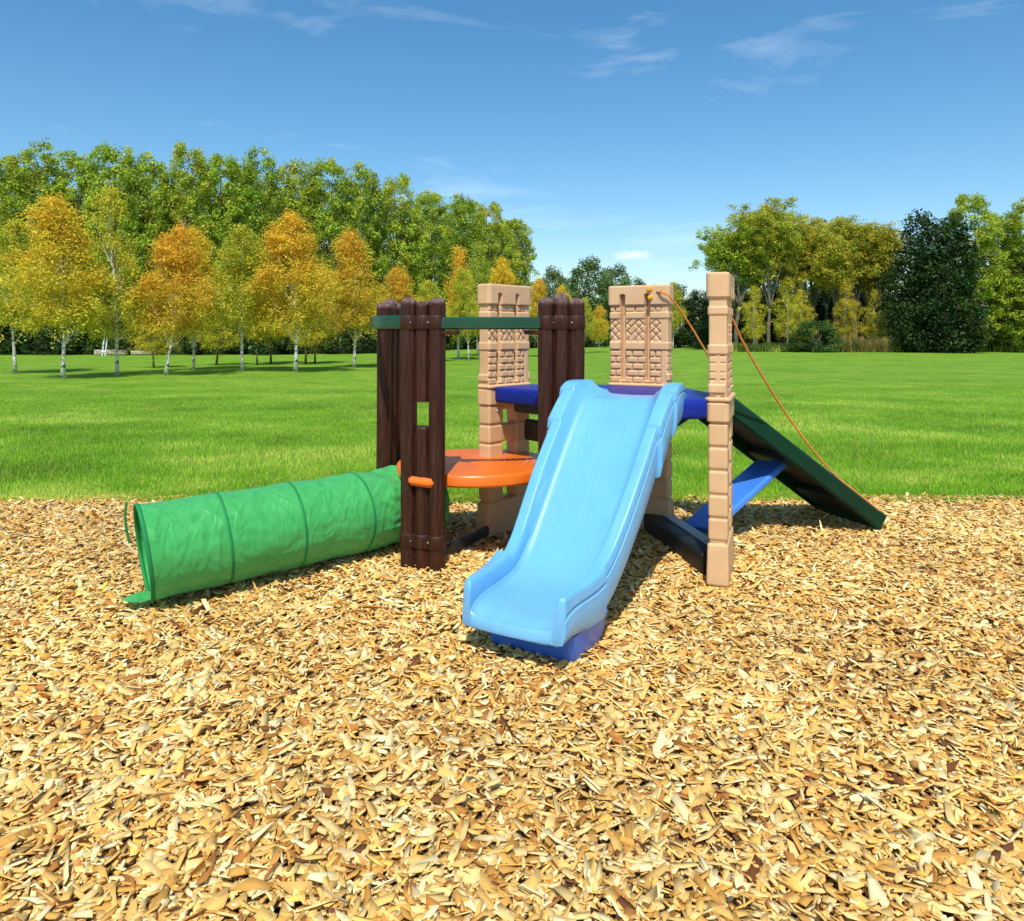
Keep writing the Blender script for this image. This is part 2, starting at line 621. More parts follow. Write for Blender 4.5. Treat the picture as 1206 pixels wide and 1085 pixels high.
def chips():
    n = 185000
    y = 1.2 + (EDGE + .12 - 1.2) * rng.random(n) ** .9
    x = (rng.random(n) * 2 - 1) * (.74 * y + .75)
    keep = y < EDGE + wobble(x) + rng.normal(0, .045, n) + rng.exponential(.05, n)
    x, y = x[keep], y[keep]
    n = len(x)
    over = np.clip((y - EDGE + .04) / .06, 0, 1)
    L = np.clip(rng.lognormal(math.log(.042), .52, n), .018, .112)
    W = np.clip(L * rng.uniform(.14, .46, n), .006, .027)
    T = rng.uniform(.002, .005, n)
    yaw = rng.uniform(0, 2 * math.pi, n)
    pit = rng.normal(0, .30, n)
    rol = rng.normal(0, .46, n)
    layer = rng.random(n)
    zc = -.034 + layer * .040 + .008 * np.sin(x * 3.1 + y * 2.3) + .006 * np.sin(x * 9 + y * 7)
    zc = np.maximum(zc, -.038) * (1 - over) + over * .004
    # outline: 6 corners, ragged and pointed; curved a little along the length
    sk1, sk2 = rng.normal(0, .09, n), rng.normal(0, .09, n)
    px = np.stack([-.42 + sk1, rng.normal(0, .12, n), .42 + sk2,
                   .42 - sk2 * .8, rng.normal(0, .12, n), -.42 - sk1 * .8], 1)
    py = np.stack([-.40 + rng.normal(0, .10, n), -.47 + rng.normal(0, .05, n), -.34 + rng.normal(0, .13, n),
                   .36 + rng.normal(0, .13, n), .47 + rng.normal(0, .05, n), .38 + rng.normal(0, .10, n)], 1)
    bend = rng.normal(0, .16, n)
    lx, ly = px * L[:, None], py * W[:, None]
    lz = bend[:, None] * (px ** 2) * L[:, None]
    P = np.zeros((n, 12, 3))
    for k, dz in ((0, 1), (6, -1)):
        P[:, k:k+6, 0], P[:, k:k+6, 1], P[:, k:k+6, 2] = lx, ly, lz + dz * T[:, None] / 2
    # roll about x, pitch about y, yaw about z
    c, s = np.cos(rol)[:, None], np.sin(rol)[:, None]
    yy, zz = P[..., 1] * c - P[..., 2] * s, P[..., 1] * s + P[..., 2] * c
    c, s = np.cos(pit)[:, None], np.sin(pit)[:, None]
    xx, zz = P[..., 0] * c + zz * s, -P[..., 0] * s + zz * c
    c, s = np.cos(yaw)[:, None], np.sin(yaw)[:, None]
    V = np.stack([xx * c - yy * s + x[:, None], xx * s + yy * c + y[:, None], zz + zc[:, None]], -1).reshape(-1, 3)
    q = np.array([[0, 1, 4, 5], [1, 2, 3, 4], [0, 6, 7, 1], [1, 7, 8, 2], [2, 8, 9, 3], [3, 9, 10, 4], [4, 10, 11, 5], [5, 11, 6, 0]])
    F = (q[None] + (np.arange(n) * 12)[:, None, None]).reshape(-1, 4)
    pal = np.array([(.82, .60, .25), (.76, .48, .15), (.64, .35, .085), (.88, .74, .42), (.44, .19, .045), (.17, .065, .022), (.84, .53, .13)])
    pr = np.array([.29, .25, .14, .18, .065, .02, .055])
    pick = rng.choice(len(pal), n, p=pr)
    col = pal[pick] * rng.uniform(.78, 1.15, n)[:, None]
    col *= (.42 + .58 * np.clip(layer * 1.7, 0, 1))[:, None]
    patch = 1 + .10 * np.sin(x * 1.7 + .6 * y) * np.sin(y * 2.2 + 1.1 * x)
    col *= patch[:, None] * np.array((1.03, .98, .87))
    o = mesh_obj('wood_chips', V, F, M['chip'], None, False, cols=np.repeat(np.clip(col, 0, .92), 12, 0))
    o['kind'] = 'stuff'
    tag(o, 'pale yellow and tan wood chips spread loosely over the ground', 'wood chips')


chips()


def grass_blades(name, n, yfun, xfun, hr, w, pal, label, cat, lean=.5, cutoff=True):
    y = yfun(n)
    x = xfun(n, y)
    if cutoff:
        k = y > EDGE - .05 + wobble(x) + rng.normal(0, .04, n)
        x, y = x[k], y[k]
    n = len(x)
    # clumping of height and colour
    cl = .5 + .5 * np.sin(x * 2.3 + 1.3 * np.sin(y * 1.1)) * np.sin(y * 1.9 + .7 * np.sin(x * 1.7))
    h = rng.uniform(hr[0], hr[1], n) * (.75 + .5 * cl) * (np.clip((18.5 - y) / 9, .15, 1) if cutoff else 1)
    a = rng.uniform(0, 2 * math.pi, n)
    d = rng.normal(0, lean, n) * h
    dx, dy = np.cos(a), np.sin(a)
    la = rng.uniform(0, 2 * math.pi, n)
    wv = w * rng.uniform(.6, 1.3, n) * (1 + np.maximum(0, (y - 8)) * .05)
    V = np.zeros((n, 4, 3))
    V[:, 0] = np.stack([x - dx * wv, y - dy * wv, np.full(n, -.01)], 1)
    V[:, 1] = np.stack([x + dx * wv, y + dy * wv, np.full(n, -.01)], 1)
    V[:, 2] = np.stack([x + np.cos(la) * d + dx * wv * .25, y + np.sin(la) * d + dy * wv * .25, h], 1)
    V[:, 3] = np.stack([x + np.cos(la) * d - dx * wv * .25, y + np.sin(la) * d - dy * wv * .25, h * .97], 1)
    F = np.arange(n * 4).reshape(-1, 4)
    t = np.clip(cl * .6 + rng.normal(.2, .25, n), 0, 1)[:, None]
    pal = np.array(pal)
    col = pal[0] * (1 - t) + pal[1] * t
    patch = np.array([noise.noise(Vector((a_ * .55, b_ * .8, .3))) + .5 * noise.noise(Vector((a_ * 1.9, b_ * 2.3, 4.3))) for a_, b_ in zip(x, y)])
    t2 = np.clip((patch - .05) * 1.6, 0, .75)[:, None]
    col = col * (1 - t2) + np.array((.58, .64, .11)) * t2
    col *= np.clip(1 + patch * .55, .6, 1.3)[:, None]
    dry = rng.random(n) < .10
    col[dry] = pal[2]
    col *= rng.uniform(.7, 1.25, n)[:, None]
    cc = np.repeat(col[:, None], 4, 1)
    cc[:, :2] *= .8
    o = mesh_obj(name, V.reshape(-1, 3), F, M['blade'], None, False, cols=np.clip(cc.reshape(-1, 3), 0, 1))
    o['kind'] = 'stuff'
    tag(o, label, cat)
    return o


GP = [(.24, .53, .022), (.38, .66, .04), (.64, .62, .16)]
grass_blades('grass_blades', 330000, lambda n: EDGE - .1 + 13.5 * rng.random(n) ** 1.75,
             lambda n, y: (rng.random(n) * 2 - 1) * (.72 * y + .9), (.014, .036), .0034, GP,
             'short bright green lawn grass growing beyond the wood chips', 'grass')

# ------------------------------------------------------------------ moulded tan tower walls
def smooth01(a, b, x):
    t = np.clip((x - a) / (b - a), 0, 1)
    return t * t * (3 - 2 * t)


def loop_rect(w, t, step, r=.012):
    """sample points of a rounded rectangle: (x, y, nx, ny, side, u). side 0 front(-y) 1 right 2 back 3 left"""
    pts = []
    a, b = w / 2 - r, t / 2 - r
    def edge(x0, y0, x1, y1, nx, ny, sd):
        n = max(2, int(math.hypot(x1 - x0, y1 - y0) / step))
        for i in range(n + 1):
            k = i / n
            x, y = x0 + (x1 - x0) * k, y0 + (y1 - y0) * k
            pts.append((x, y, nx, ny, sd, x if sd in (0, 2) else y))
    def corner(cx, cy, a0, sd, u):
        for i in (1, 2, 3):
            an = a0 + i * math.pi / 8
            pts.append((cx + r * math.cos(an), cy + r * math.sin(an), math.cos(an), math.sin(an), sd, u))
    edge(-a, -t/2, a, -t/2, 0, -1, 0); corner(a, -b, -math.pi/2, 1, -b)
    edge(w/2, -b, w/2, b, 1, 0, 1); corner(a, b, 0, 2, a)
    edge(a, t/2, -a, t/2, 0, 1, 2); corner(-a, b, math.pi/2, 3, b)
    edge(-w/2, b, -w/2, -b, -1, 0, 3); corner(-a, -b, math.pi, 0, -a)
    return np.array(pts)


def blur(D, k=1):
    for _ in range(k):
        D = .25 * np.roll(D, 1, 1) + .5 * D + .25 * np.roll(D, -1, 1)
        E = np.vstack([D[:1], D, D[-1:]])
        D = .25 * E[:-2] + .5 * E[1:-1] + .25 * E[2:]
    return D


def wrap_block(mb, w, t, z0, z1, dfun, step=.0034, cx=0.0, cy=0.0, rtop=.012, nblur=1, taper=None):
    L = loop_rect(w, t, step)
    n = len(L)
    zs = np.arange(z0, z1 + 1e-6, step)
    Z, SD = np.meshgrid(zs, L[:, 4], indexing='ij')
    U = np.broadcast_to(L[:, 5], Z.shape)
    D = blur(dfun(Z, SD, U), nblur)
    # rounded ends
    for zz in (zs[0], zs[-1]):
        d = np.clip(rtop - np.abs(zs - zz), 0, rtop)
        D = D - (rtop - np.sqrt(np.maximum(rtop**2 - d**2, 0)))[:, None]
    K = np.ones(len(zs)) if taper is None else taper(zs)
    X = L[:, 0][None] * K[:, None] + L[:, 2][None] * D + cx
    Y = L[:, 1][None] * K[:, None] + L[:, 3][None] * D + cy
    V = np.stack([X, Y, Z], -1).reshape(-1, 3)
    i, j = np.meshgrid(np.arange(len(zs) - 1), np.arange(n), indexing='ij')
    jn = (j + 1) % n
    F = np.stack([i*n + j, i*n + jn, (i+1)*n + jn, (i+1)*n + j], -1).reshape(-1, 4)
    fs = F.tolist()
    fs.append(list(range((len(zs)-1)*n, len(zs)*n)))
    fs.append(list(range(n))[::-1])
    mb.add(V.tolist(), fs)


PW, PT = .40, .092          # tower wall width and thickness
SLOTS = ((-.2 + .4 * .185, -.2 + .4 * .27), (-.2 + .4 * .612, -.2 + .4 * .695))


def wall_relief(Z, SD, U):
    face = (SD == 0) | (SD == 2)
    side = ~face
    D = np.zeros_like(Z)
    g = -.0105
    hw = .0046
    # brick courses, front and back
    def courses(lo, hi, rows, off0, bw=.078):
        nonlocal D
        inz = (Z > lo) & (Z < hi) & face & (U < .152) & (U > -.2)
        rh = (hi - lo) / rows
        k = np.floor((Z - lo) / rh)
        fz = (Z - lo) - k * rh
        joint = (np.minimum(fz, rh - fz) < hw)
        ou = U + .2 + bw * .5 * ((k + off0) % 2)
        fu = np.mod(ou, bw)
        joint |= (np.minimum(fu, bw - fu) < hw)
        D = np.where(inz & joint, g, D)
        D = np.where((Z > lo) & (Z < hi) & (SD == 1) & (np.minimum(fz, rh - fz) < hw * 1.1) & (np.abs(U) > .012) & ((k + off0) % 2 == 0), g * .9, D)
        D = np.where((Z > lo) & (Z < hi) & face & (np.abs(U - .153) < hw * .8), g * .6, D)
    courses(.968, 1.185, 5, 0)
    courses(1.437, 1.478, 1, 1, .07)
    # herringbone between the two belts
    inz = (Z > 1.247) & (Z < 1.386) & face & (U < .152)
    mid = 1.316
    q = .052
    col = np.where(U < SLOTS[0][1], -.165, np.where(U < SLOTS[1][1], -.0, .118))
    du, dz = U - col, Z - mid
    ar = np.where(du > 0, dz + du, dz - du) + .5
    a = np.mod(ar, q)
    b = np.mod(np.where(du > 0, dz - du, dz + du) + .5 + q * np.mod(np.floor(ar / q), 2), q * 2)
    D = np.where(inz & ((np.minimum(a, q - a) < hw * .95) | ((np.minimum(b, 2*q - b) < hw * .95))), g, D)
    # belts and cap
    D = np.where((Z > 1.19) & (Z < 1.238), .0065, D)
    D = np.where((Z > 1.392) & (Z < 1.434), .0065, D)
    D = np.where((Z > 1.482), .0135, D)
    # ledges at deck height
    D = np.where((Z > .943) & (Z < .966), np.where(face, .020, .013), D)
    D = np.where((Z > .836) & (Z < .938), .011, D)
    D = np.where(side & (Z > .99) & (Z < 1.032), .010, D)
    D = np.where((Z < .838), -.004, D)
    # the two long grooves
    for a0, a1 in SLOTS:
        D = np.where(face & (U > a0) & (U < a1) & (Z > .985) & (Z < 1.545 + .008 * np.sin((U - a0) / (a1 - a0) * 3.14)), -.034, D)
    return D


JOINTS = (.835, .712, .588, .465, .342, .222)


def leg_relief(Z, SD, U):
    D = np.zeros_like(Z)
    for j in JOINTS:
        D = np.where(np.abs(Z - j) < .0058, -.010, D)
    return D


def tower_wall_mesh():
    mb = MB()
    wrap_block(mb, PW, PT, .80, 1.615, wall_relief)
    tp = lambda z: 1.0 + .10 * np.clip((.24 - z) / .24, 0, 1)
    for s in (-1, 1):
        wrap_block(mb, .135, PT + .006, .215, .838, leg_relief, .006, cx=s * .1335, rtop=.006)
    wrap_block(mb, PW + .012, PT + .012, 0.0, .218, leg_relief, .007, rtop=.010, taper=tp)
    wrap_block(mb, .17, PT - .012, .594, .706, lambda Z, SD, U: np.zeros_like(Z), .008, rtop=.008)
    return mb


climber = thing('play_climber', 'toddler play climber with blue slide, tan brick-pattern towers, brown log posts and green ramp',
                'play climber', (0, 0, 0))

WA = (.855, 4.965, R(-29))
WB = (-.048, 4.925, R(49))
WC = (1.128, 4.035, R(-110))
wall_a = tower_wall_mesh().build('tower_wall', M['tan'], climber, True, (WA[0], WA[1], 0), WA[2], sharp=60)
wall_b = wall_a.copy(); link(wall_b, climber)
wall_b.location = (WB[0], WB[1], 0); wall_b.rotation_euler = (0, 0, WB[2])
wall_c = wall_a.copy(); link(wall_c, climber)
wall_c.location = (WC[0], WC[1], 0); wall_c.rotation_euler = (0, 0, WC[2])
wall_a['label'] = 'tan brick-pattern tower wall with two yellow knobs on its cap'
wall_b['label'] = 'tan brick-pattern tower wall behind the green rail'
wall_c['label'] = 'tan tower wall seen edge-on as a narrow pillar'
for zz, uu in ((1.585, .083), (1.53, .087)):
    m = MB().lathe([(.004, .016), (.012, .015), (.0155, .010), (.016, .002), (.016, -.004)], 20, (0, 0, 0), 'y')
    m.build('knob', M['yellow'], wall_a, True, (uu, -PT/2 - .018, zz))
m = MB().beam((.128, -PT/2 - .016, 1.563), (.165, -PT/2 - .016, 1.568), .012, .008, (0, 0, 1), .003)
m.build('rope_slot', M['seam'], wall_a)
wall_a.children[-1].data.materials[0] = M['log']
for wo, us in ((wall_a, (-.06,)), (wall_b, (-.125, )), (wall_c, (-.1,))):
    for u in us:
        MB().lathe([(.003, .006), (.008, .005), (.010, 0)], 14, (0, 0, 0), 'y').build('bolt', M['steel'], wo, True, (u, -PT/2 - .004, .10 if wo is wall_a else .80))

# deck
deck_pts = [(-.125, 4.80), (-.06, 4.69), (.31, 4.335), (.42, 4.11), (.865, 3.80), (1.0, 3.84), (1.165, 4.24), (1.10, 4.72), (1.0, 4.80), (.66, 4.98), (.12, 5.03), (.075, 4.98)]
MB().prism(deck_pts, .855, .955, .022, 4).build('deck', M['navy'], climber)
mb = MB()
mb.prism([(p[0] * .78 + .11, p[1] * .78 + .98) for p in deck_pts], .80, .86, .01, 2)
mb.build('deck_frame', M['black'], climber)

# ------------------------------------------------------------------ slide
SP, SD_, SL = Vector((.585, 3.945)), Vector((-.506, -.8625)), Vector((.8625, -.506))


def sl(t, v, z):
    p = SP + SD_ * t + SL * v
    return (p.x, p.y, z)


def interp(t, tab):
    xs = [a for a, _ in tab]
    ys = [b for _, b in tab]
    # smooth cubic (Catmull-Rom on non-uniform knots)
    if t <= xs[0]: return ys[0]
    if t >= xs[-1]: return ys[-1]
    i = max(k for k in range(len(xs)) if xs[k] <= t)
    i = min(i, len(xs) - 2)
    h = xs[i+1] - xs[i]
    k = (t - xs[i]) / h
    def sl_(j):
        if j <= 0 or j >= len(xs) - 1: return 0 if j <= 0 else (ys[-1]-ys[-2])/(xs[-1]-xs[-2])
        return (ys[j+1] - ys[j-1]) / (xs[j+1] - xs[j-1])
    m0, m1 = sl_(i) * h, sl_(i+1) * h
    return (2*k**3 - 3*k*k + 1)*ys[i] + (k**3 - 2*k*k + k)*m0 + (-2*k**3 + 3*k*k)*ys[i+1] + (k**3 - k*k)*m1


def sstep(a, b, x):
    t = min(1, max(0, (x - a) / (b - a)))
    return t * t * (3 - 2 * t)


def slide_mesh():
    bed = [(-.14, .966), (-.02, .964), (.06, .942), (.15, .868), (.25, .768), (.5, .508), (.7, .306), (.80, .238), (.90, .213), (1.00, .207), (1.07, .202), (1.12, .190), (1.16, .168)]
    hin = [(-.14, .135), (-.05, .15), (.06, .18), (.2, .19), (.8, .172), (.95, .178), (1.16, .178)]
    hout = [(-.14, .255), (-.02, .278), (.2, .282), (.5, .276), (.8, .246), (.95, .228), (1.07, .212), (1.16, .202)]
    wal = [(-.14, .018), (-.10, .040), (-.03, .047), (.06, .058), (.2, .088), (.3, .102), (.5, .105), (.8, .092), (.95, .080), (1.05, .080), (1.12, .092), (1.16, .108)]
    drop = [(-.14, .10), (.05, .12), (.25, .14), (.6, .115), (.9, .095), (1.07, .075), (1.16, .050)]
    ts = sorted(set([round(-.14 + i * .0125, 4) for i in range(int(1.30 / .0125) + 1)] + [.0985, .100, .1025, .105, .1065, .2685, .270, .2725, .275, .2765, .8435, .845, .8475, .850, .8515]))
    rings = []
    ends = [(1.160 + .022 * math.sin(a), 1 - math.cos(a)) for a in [i * math.pi / 2 / 8 for i in range(1, 9)]]
    starts = [(-.14 - .03 * math.sin(a), 1 - math.cos(a)) for a in [i * math.pi / 2 / 4 for i in range(4, 0, -1)]]
    def ring(t, tt, f=0.0):
        zb, hi, ho, wh, dr = (interp(tt, q) for q in (bed, hin, hout, wal, drop))
        # collars: proud sleeves at the top (two steps) and round the bottom end
        col = .022 * (1 - sstep(.270, .275, tt)) + .015 * (1 - sstep(.100, .105, tt)) + .025 * sstep(.845, .850, tt)
        ho2, wh2 = ho + col, wh + col * .8
        rim = .056 + col * .7
        inn = max(hi + .02, ho2 - rim)
        half = [(0, -.004), (hi * .5, -.003), (hi * .88, 0.0), (hi + .004, .006), (hi + .016, .022),
                (inn - .007, wh2 - .020), (inn - .001, wh2 - .006), (inn + .003, wh2 - .001), (inn + .009, wh2), (ho2 - .012, wh2), (ho2 - .005, wh2 - .0012), (ho2 - .001, wh2 - .006), (ho2 + .001, wh2 - .016),
                (ho2 + .005, wh2 * .56), (ho2 - .001, wh2 * .50), (ho2 - .001, wh2 * .42), (ho2 + .006, wh2 * .36), (ho2 + .007, wh2 * .1), (ho2 + .008, wh2 * .05 - .004), (ho2 + .004, -dr * .6), (ho2 - .004, -dr + .008), (ho2 - .016, -dr)]
        under = [(ho2 - .045, -dr + .004), (ho2 - .06, -.05), (0, -.045)]
        up = [(-v, z) for v, z in reversed(half[1:])] + half
        lo = under + [(-v, z) for v, z in reversed(under[:-1])]
        out = []
        zend = zb - .045 if f and tt > 1 else zb - .05
        for v, z in up + lo:
            zz = zb + z
            if f:
                zz = zz + (zend - zz) * f if zz > zend else zz
                v = v * (1 - .05 * f)
            # slight crown to the front lip: middle of the lip reaches a little further out
            v += .014 * sstep(.75, 1.1, tt)
            out.append(sl(t + (.03 * (1 - (v / .26) ** 2) * sstep(1.0, 1.16, tt) if tt > 1 else 0), v, zz))
        return out
    for t, f in starts:
        rings.append(ring(t, -.14, f))
    for t in ts:
        rings.append(ring(t, t))
    for t, f in ends:
        rings.append(ring(t, 1.16, f))
    n = len(rings[0])
    vs = [p for r in rings for p in r]
    fs = []
    for i in range(len(rings) - 1):
        for k in range(n):
            j = (k + 1) % n
            fs.append((i*n + k, i*n + j, (i+1)*n + j, (i+1)*n + k))
    fs.append(tuple(range(n))[::-1])
    fs.append(tuple(range((len(rings)-1)*n, len(rings)*n)))
    return MB().add(vs, fs)


slide = slide_mesh().build('slide', M['blue'], climber, sharp=38)
mb = MB()
rows = []
for z, t0, t1, v in ((0, .80, 1.05, .190), (.012, .79, 1.058, .195), (.05, .77, 1.075, .203), (.125, .74, 1.105, .212)):
    rr = .03
    ring = []
    for (tc, vc, a0) in ((t1 - rr, v - rr, 0), (t1 - rr, -v + rr, -90), (t0 + rr, -v + rr, -180), (t0 + rr, v - rr, -270)):
        for q in range(4):
            an = R(a0 + 90 - q * 30)
            ring.append(sl(tc + rr * math.cos(an), vc + rr * math.sin(an) + .03, z))
    rows.append(ring)
n = len(rows[0])
mb.add([p for r in rows for p in r], [(i*n + k, i*n + (k+1) % n, (i+1)*n + (k+1) % n, (i+1)*n + k) for i in range(len(rows)-1) for k in range(n)] + [tuple(range(n)), tuple(range((len(rows)-1)*n, len(rows)*n))])
mb.build('slide_foot', M['foot'], slide, sharp=40)

# ------------------------------------------------------------------ climbing ramp at the right
RN, RF = Vector((2.42, 4.91, 0)), Vector((2.235, 5.49, 0))     # bottom corners, near and far
RD = Vector((-.957, -.29, 0)).normalized()
RW = (RF - RN).normalized()
RLEN, RTOP = 1.17, .825
rup = (RD * RLEN + Vector((0, 0, RTOP))).normalized()
rnor = RW.cross(rup).normalized()
if rnor.z < 0: rnor = -rnor
wid = (RF - RN).length


def rp(s, w, h):
    """point on the ramp: s along the slope (0 bottom), w across from the near edge, h above the bed"""
    return RN + rup * s + RW * w + rnor * h


SLOPE = math.hypot(RLEN, RTOP)
mb = MB()
for k in range(7):
    w0 = .05 + k * (wid - .10) / 7
    w1 = .05 + (k + 1) * (wid - .10) / 7 - .021
    mb.beam(rp(.06, (w0 + w1) / 2, .085), rp(SLOPE - .02, (w0 + w1) / 2, .085), w1 - w0, .03, RW, .005)
ramp_o = mb.build('climbing_ramp', M['rib'], climber)
for wv in (.0225, wid - .0225):
    mb = MB()
    mb.beam(rp(.04, wv, .052), rp(SLOPE + .02, wv, .052), .045, .104, RW, .012)
    b = mb.build('side_board', M['ramp'], ramp_o)
MB().beam(rp(.035, 0.0, .055), rp(.035, wid, .055), .07, .11, rup, .01).build('bottom_board', M['ramp'], ramp_o)
for s0, s1 in ((.07, .30), (.60, .78), (SLOPE - .10, SLOPE - .02)):
    MB().beam(rp((s0 + s1) / 2, .045, .045), rp((s0 + s1) / 2, wid - .045, .045), s1 - s0, .06, rup, .01).build('cross_board', M['black'], ramp_o)
mb = MB()
mb.beam(rp(.02, wid * .5, .112), rp(.02, wid * .5, .112) + rup * (SLOPE - .05), wid - .09, .012, RW, .004)
for q in range(5):
    mb.beam(rp(.2 + q * .24, wid * .2, .125), rp(.2 + q * .24, wid * .8, .125), .05, .03, rup, .012)
mb.build('tread', M['ramp'], ramp_o)

mb = MB()
mb.beam((1.13, 4.56, .10), tuple(rp(.74, wid * .5, .0)), .25, .045, RW, .012)
br = mb.build('ramp_brace', M['brace'], climber)

# base beams on the ground
mb = MB()
mb.beam((.945, 4.93, .06), (1.10, 4.02, .06), .17, .115, (1, .17, 0), .012)
bb = mb.build('base_beam', M['black'], climber)
mb = MB()
mb.beam((1.005, 4.86, .122), (1.135, 4.06, .122), .07, .008, (1, .17, 0), .002)
mb.build('lit_beam_top', M['grey'], bb)  # pale strip paints the lit upper face of the black beam
mb = MB()
mb.beam((-.40, 4.25, .045), (-.10, 4.86, .045), .035, .06, None, .008)
mb.build('base_beam', M['black'], climber)
mb = MB()
mb.beam((.10, 4.93, .665), (.26, 4.72, .665), .06, .135, None, .012)
mb.build('connector_block', M['black'], climber)

# ------------------------------------------------------------------ log posts, rails and round platform
def log_mesh(mb, x, r, z0, z1, seed, crest=True):
    rr = random.Random(seed)
    n = 40
    ph = [rr.uniform(0, 6.28) for _ in range(6)]
    zs = list(np.arange(z0, z1, .02)) + [z1]
    rings = []
    for z in zs:
        ring = []
        for k in range(n):
            a = 2 * math.pi * k / n
            g = .055 * math.sin(5 * a + ph[0] + 1.3 * math.sin(z * 3 + ph[1])) + .04 * math.sin(11 * a + ph[2] + .9 * math.sin(z * 5.3 + ph[3])) + .03 * math.sin(17 * a + ph[4] + math.sin(z * 8))
            q = r * (1 + g * .75)
            ring.append((x + q * math.cos(a), q * math.sin(a), z))
        rings.append(ring)
    if crest:
        for f, dz in ((1.02, .010), (.93, .016), (.72, .022), (.45, .030), (.2, .036)):
            ring = []
            for k in range(n):
                a = 2 * math.pi * k / n
                q = r * f * (1 + .06 * math.sin(5 * a + ph[0]))
                ring.append((x + q * math.cos(a), q * math.sin(a), z1 + dz + r * (.10 * math.sin(4 * a + ph[2]) + .10 * math.sin(7 * a + ph[3]) + .09 * math.sin(12 * a + ph[5])) * min(1, f * 1.2)))
            rings.append(ring)
    else:
        rings.append([(x + (p[0] - x) * .8, p[1] * .8, z1 + .008) for p in rings[-1]])
        rings.insert(0, [(x + (p[0] - x) * .8, p[1] * .8, z0 - .008) for p in rings[0]])
    mb.add([p for q in rings for p in q], [(i*n + k, i*n + (k+1) % n, (i+1)*n + (k+1) % n, (i+1)*n + k) for i in range(len(rings)-1) for k in range(n)] + [tuple(range(n))[::-1], tuple(range((len(rings)-1)*n, len(rings)*n))])
    return mb


def strap(mb, r, sp, z0, z1, extra=.006):
    """band that follows the outline of the three logs"""
    pts = []
    n = 14
    R_ = r + extra
    for (cx, a0, a1) in ((-sp, 90, 270), (-sp, 270, 318), (0, 222, 318), (sp, 222, 270), (sp, -90, 90), (sp, 90, 138), (0, 42, 138), (-sp, 42, 90)):
        a0, a1 = (a0, a1)
        if abs(cx) < 1e-9 and a0 == 42: a0, a1 = 42, 138
        for q in range(n):
            a = R(a0 + (a1 - a0) * q / (n - 1))
            p = (cx + R_ * math.cos(a), R_ * math.sin(a))
            if not pts or math.hypot(p[0] - pts[-1][0], p[1] - pts[-1][1]) > .0015:
                pts.append(p)
    m = len(pts)
    rows = [(0.95, z0 - .002), (1, z0 + .003), (1.0, z1 - .004), (.975, z1 - .001), (.93, z1 + .002)]
    vs = [(x * (1 - (1 - f) * .4), y * f, z) for f, z in rows for x, y in pts]
    fs = [(i*m + k, i*m + (k+1) % m, (i+1)*m + (k+1) % m, (i+1)*m + k) for i in range(len(rows)-1) for k in range(m)]
    fs += [tuple(range(m))[::-1], tuple(range((len(rows)-1)*m, len(rows)*m))]
    mb.add(vs, fs)


def log_panel(loc, rz, gap, seed, r=.0445, sp=.0875, label=None, bracket=0):
    web = MB()
    if gap:
        web.prism([(-sp, -.012), (sp, -.012), (sp, .012), (-sp, .012)], .02, gap[0] - .03)
        web.prism([(-sp, -.012), (sp, -.012), (sp, .012), (-sp, .012)], gap[1] + .03, 1.36)
    else:
        web.prism([(-sp, -.012), (sp, -.012), (sp, .012), (-sp, .012)], .02, 1.36)
    for s in (-1, 1):
        if bracket in (s, 2):
            web.beam((s * (sp + .02), .0, 1.300), (s * (sp + .125), .008, 1.303), .05, .024, None, .005)
    p = web.build('log_panel', M['log'], climber, True, (loc[0], loc[1], 0), rz)
    if label: p['label'] = label
    log_mesh(MB(), -sp, r, 0, 1.462, seed).build('log', M['log'], p, sharp=50)
    log_mesh(MB(), sp, r, 0, 1.458, seed + 1).build('log', M['log'], p, sharp=50)
    if gap:
        log_mesh(MB(), 0, r * .93, 0, gap[0], seed + 2, False).build('log', M['log'], p, sharp=50)
        log_mesh(MB(), 0, r * .93, gap[1], 1.44, seed + 3).build('log', M['log'], p, sharp=50)
    else:
        log_mesh(MB(), 0, r, 0, 1.485, seed + 2).build('log', M['log'], p, sharp=50)
    for z0, z1 in ((1.322, 1.392), (.115, .185)):
        mb = MB()
        strap(mb, r * 1.02, sp, z0, z1)
        st = mb.build('strap', M['log'], p, sharp=45)
        for bx_ in (-.058, 0.004, .05):
            yy = -(r + .010) if bx_ == 0 else -(r * .72 + .006)
            MB().lathe([(.0015, .004), (.0035, .0035), (.0045, 0)], 12, (0, 0, 0), 'y').build('bolt', M['steel'], st, True, (bx_, yy, (z0 + z1) / 2))
    return p


log_panel((-.494, 4.145), R(-21), (.775, .918), 3, label='log panel in front with a square window in its middle log', bracket=1)
log_panel((-.805, 4.92), R(-106), None, 21, label='log panel seen edge-on above the tunnel')
log_panel((.277, 4.20), R(11), None, 41, label='log panel beside the top of the slide', bracket=-1)


def rail(pts, h0, h1, w=.042):
    c = spline([(x, y, 0) for x, y in pts], 10)
    sec = [(-w/2 + .008, h0), (w/2 - .008, h0), (w/2, h0 + .008), (w/2, h1 - .010), (w/2 - .010, h1), (-w/2 + .010, h1), (-w/2, h1 - .010), (-w/2, h0 + .008)]
    vs, fs = [], []
    for i, p in enumerate(c):
        d = (c[min(i+1, len(c)-1)] - c[max(i-1, 0)]).normalized()
        nn = Vector((d.y, -d.x, 0))
        for o, z in sec:
            q = p + nn * o
            vs.append((q.x, q.y, z))
    n = 8
    for i in range(len(c) - 1):
        for k in range(n):
            j = (k + 1) % n
            fs.append((i*n + k, i*n + j, (i+1)*n + j, (i+1)*n + k))
    fs += [tuple(range(n)), tuple(range((len(c)-1)*n, len(c)*n))]
    return MB().add(vs, fs)


